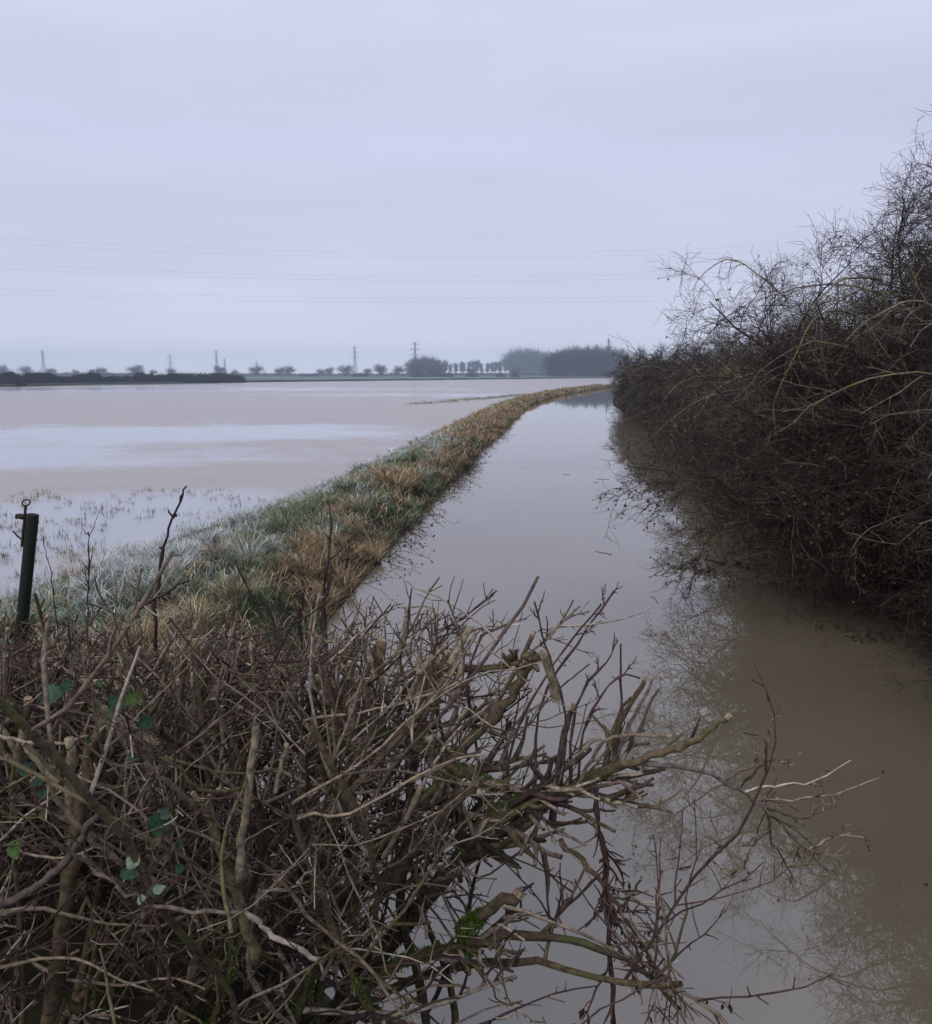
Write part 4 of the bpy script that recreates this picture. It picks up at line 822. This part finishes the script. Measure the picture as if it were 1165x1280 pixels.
def bushy(name, pts, wd, h, mat, label, cat, group=None, seed=0, blade=.5):
    """dense hedge / bush seen far off: a lumpy core and many twig ends"""
    g = np.random.default_rng(seed); t = TB(); pts = np.array(pts, float)
    seg = np.linalg.norm(np.diff(pts, axis=0), axis=1); Lt = seg.sum(); n = max(3, int(Lt/1.2)); cum = np.concatenate([[0], np.cumsum(seg)])
    s = np.linspace(0, Lt, n); X = np.interp(s, cum, pts[:, 0]); Y = np.interp(s, cum, pts[:, 1])
    T = np.stack([np.gradient(X), np.gradient(Y)], 1); T /= np.linalg.norm(T, axis=1, keepdims=True); Nx = np.stack([-T[:, 1], T[:, 0]], 1)
    k = 12; ph = np.linspace(-.15, math.pi+.15, k); endf = np.minimum(1, np.sqrt(np.minimum(s, Lt-s)/(wd*.6)+.03))
    hh = h*(.62+.42*vnoise(s*.30, s*0, seed)+.25*vnoise(s*.9, s*0, seed+5))*endf
    lump = .85+.3*g.random((n, k)); o_ = np.cos(ph)[None]*wd/2*lump*endf[:, None]; z = np.maximum(np.sin(ph), -.2)[None]*hh[:, None]*lump
    V = np.stack([X[:, None]+Nx[:, :1]*o_, Y[:, None]+Nx[:, 1:]*o_, z], -1)
    i = np.arange(n-1)[:, None]*k+np.arange(k-1)[None]; t.add(V.reshape(-1, 3), [np.stack([i, i+1, i+1+k, i+k], -1).reshape(-1, 4)])
    P = V.reshape(-1, 3)[np.tile(np.arange(n*k), 5)]; P = P + g.normal(0, .25, P.shape); D = g.normal(0, .6, P.shape); D[:, 2] += .8
    A, B = limbs(g, P, D, g.uniform(.3, .9, len(P))*blade*1.4, 3, .2, 0, 0, .04, .02); t.tubes(A, B, 3)
    o = obj(name, t.mesh(name, False), mat); o.location = (0, 0, .1); tag(o, label, cat, group); return o
hp = [(-150, 90), (-124, 155), (-110, 188), (-92, 235), (-77, 277)]
def cam_x(px, d): return (px-CXP)/FPX*d
bushy('long_hedge', [(-175, 120), (-126, 200), (cam_x(140, 235), 235), (cam_x(310, 282), 282)], 3.0, 2.75, M_farhedge, 'long low black hedge along the far side of the flood at left', 'hedge', seed=2, blade=.7)
bushy('round_bush', [(cam_x(20, 196), 196), (cam_x(38, 197), 197)], 3.4, 4.3, M_farhedge, 'rounded dark bush rising above the long black hedge at far left', 'bush', seed=3, blade=.7)
GL = 'low dark hedges before the far treeline'
for i, (a_, b_, d, h, lab) in enumerate([(536, 567, 520, 2.3, 'low dark hedge at the right foot of the domed clump'), (583, 597, 520, 2.0, 'low dark bush row under the round tree by the poplars'), (620, 630, 520, 2.2, 'small rounded dark bush left of the pale woodland'), (638, 648, 500, 2.0, 'small dark bush at the left foot of the pale woodland'),
        (515, 534, 500, 2.0, 'low dark bushes under the left half of the domed clump'), (442, 461, 560, 1.7, 'low dark hedge below the tall middle pylon'), (378, 400, 620, 1.5, 'faint low hedge between the tree pair and the tall pylon')]):
    d *= 1.25
    bushy('low_hedge', [(cam_x(a_, d), d), (cam_x(b_, d), d+6)], 5, h*1.25, M_farhedge, lab, 'hedge', GL, 20+i, 1)
bushy('field_hedge', [(-330, 900), (-100, 900), (250, 950)], 5, 2.6, M_fartree, 'faint continuous hedge line behind the scattered far trees', 'hedge', seed=40, blade=1.5)
bushy('field_hedge', [(-900, 900), (-600, 880), (-350, 890)], 5, 3.2, M_fartree, 'faint hedge line behind the long black hedge at far left', 'hedge', seed=41, blade=1.5)
bushy('field_hedge', [(-20, 1020), (120, 1020), (300, 1060)], 4, 3.0, M_fartree, 'faint hedge line in front of the poplar row', 'hedge', seed=42, blade=1.5)

def pylon(px, ytop, H, rz, label, narrow=1.0):
    d = H/((466.5-ytop)/FPX + CAMZ/(H/((466.5-ytop)/FPX))); d = (H-CAMZ)/((466.5-ytop)/FPX)
    root = thing('pylon', (cam_x(px, d), d, 0), label, 'pylon', 'electricity pylons across the horizon', rz); t = TB(); b = H*.085*narrow; th_ = .26
    def bar(t, a, c, r=th_): t.tubes(np.array([a, c], float), np.array([r, r]), 4)
    lv = [(0, b), (.22, b*.72), (.42, b*.46), (.6, b*.26), (.78, b*.2), (.92, b*.14), (1.0, b*.04)]
    for j in range(len(lv)-1):
        (z0, w0), (z1, w1) = lv[j], lv[j+1]; c0 = [(sx*w0, sy*w0, z0*H) for sx, sy in ((-1, -1), (1, -1), (1, 1), (-1, 1))]; c1 = [(sx*w1, sy*w1, z1*H) for sx, sy in ((-1, -1), (1, -1), (1, 1), (-1, 1))]
        for q in range(4):
            bar(t, c0[q], c1[q], th_*1.3); bar(t, c0[q], c1[(q+1) % 4], th_*.7); bar(t, c0[(q+1) % 4], c1[q], th_*.7); bar(t, c1[q], c1[(q+1) % 4], th_*.7)
    obj('lattice_tower', t.mesh('lattice_tower', False), M_steel, root)
    for z, l_ in ((.60, .15), (.76, .19), (.91, .13)):
        t = TB(); zz = z*H; a = l_*H
        for s_ in (-1, 1):
            for sy in (-1, 1): bar(t, (s_*b*.15, sy*b*.2, zz), (s_*a, 0, zz), th_); bar(t, (s_*b*.12, sy*b*.15, zz+.045*H), (s_*a, 0, zz), th_*.8)
            bar(t, (s_*a, 0, zz), (s_*a, 0, zz-.05*H), th_*.8)
        obj('crossarm', t.mesh('crossarm', False), M_steel, root)
for px, yt, H, rz, lab, nr in [(5, 448, 35, .9, 'small faint pylon at the extreme left edge of the horizon', 1), (63, 438, 48, 1.45, 'large pylon rising left above the long black hedge', 1.2), (219, 443, 46, .25, 'pylon with wide spread arms left of the slim one', 1.3), (276, 438, 48, 1.2, 'slim tall pylon right of the wide armed one', .9),
        (286, 448, 35, 1.3, 'small distant pylon just right of the slim tall one', .8), (325, 452, 29, .9, 'tiny faint pylon above the round tree past the hedge end', .9), (446, 433, 50, 1.0, 'tall middle pylon standing left of the domed clump', .9), (520, 428, 50, .75, 'tall pylon rising behind the domed clump', .9), (757, 424, 50, 1.0, 'pylon top just left of the right hedge above the woodland', .9)]:
    pylon(px, yt, H, rz, lab, nr)
# overhead cables crossing the sky
for i, (y0, ym, y1, d, lab) in enumerate([(297, 316, 296, 240, 'upper of the two topmost overhead cables'), (304, 322, 302, 248, 'lower of the two topmost overhead cables'), (329, 346, 328, 240, 'upper of the middle pair of overhead cables'), (336, 351, 333, 248, 'lower of the middle pair of overhead cables'),
        (361, 373, 358, 240, 'upper of the lowest pair of overhead cables'), (368, 378, 363, 248, 'lower of the lowest pair of overhead cables'), (274, 293, 276, 244, 'single thinnest cable high above the others')]):
    pts = []
    for s in np.linspace(-.65, 1.65, 60):
        q = (s-.58)/.58; yv = ym + (y0-ym)*q*q if q < 0 else ym + (y1-ym)*q*q
        a_ = CXP; pz = at(s*1000, yv, d); pts.append(pz)
    pts = np.array(pts); c0 = pts[0].copy(); t = TB(); t.tubes(pts-c0, np.full(60, .013 if i < 6 else .006), 4)
    o = obj('overhead_cable', t.mesh('overhead_cable'), M_wire); o.location = tuple(c0); tag(o, lab + ' crossing the grey sky', 'cable', 'overhead power cables')
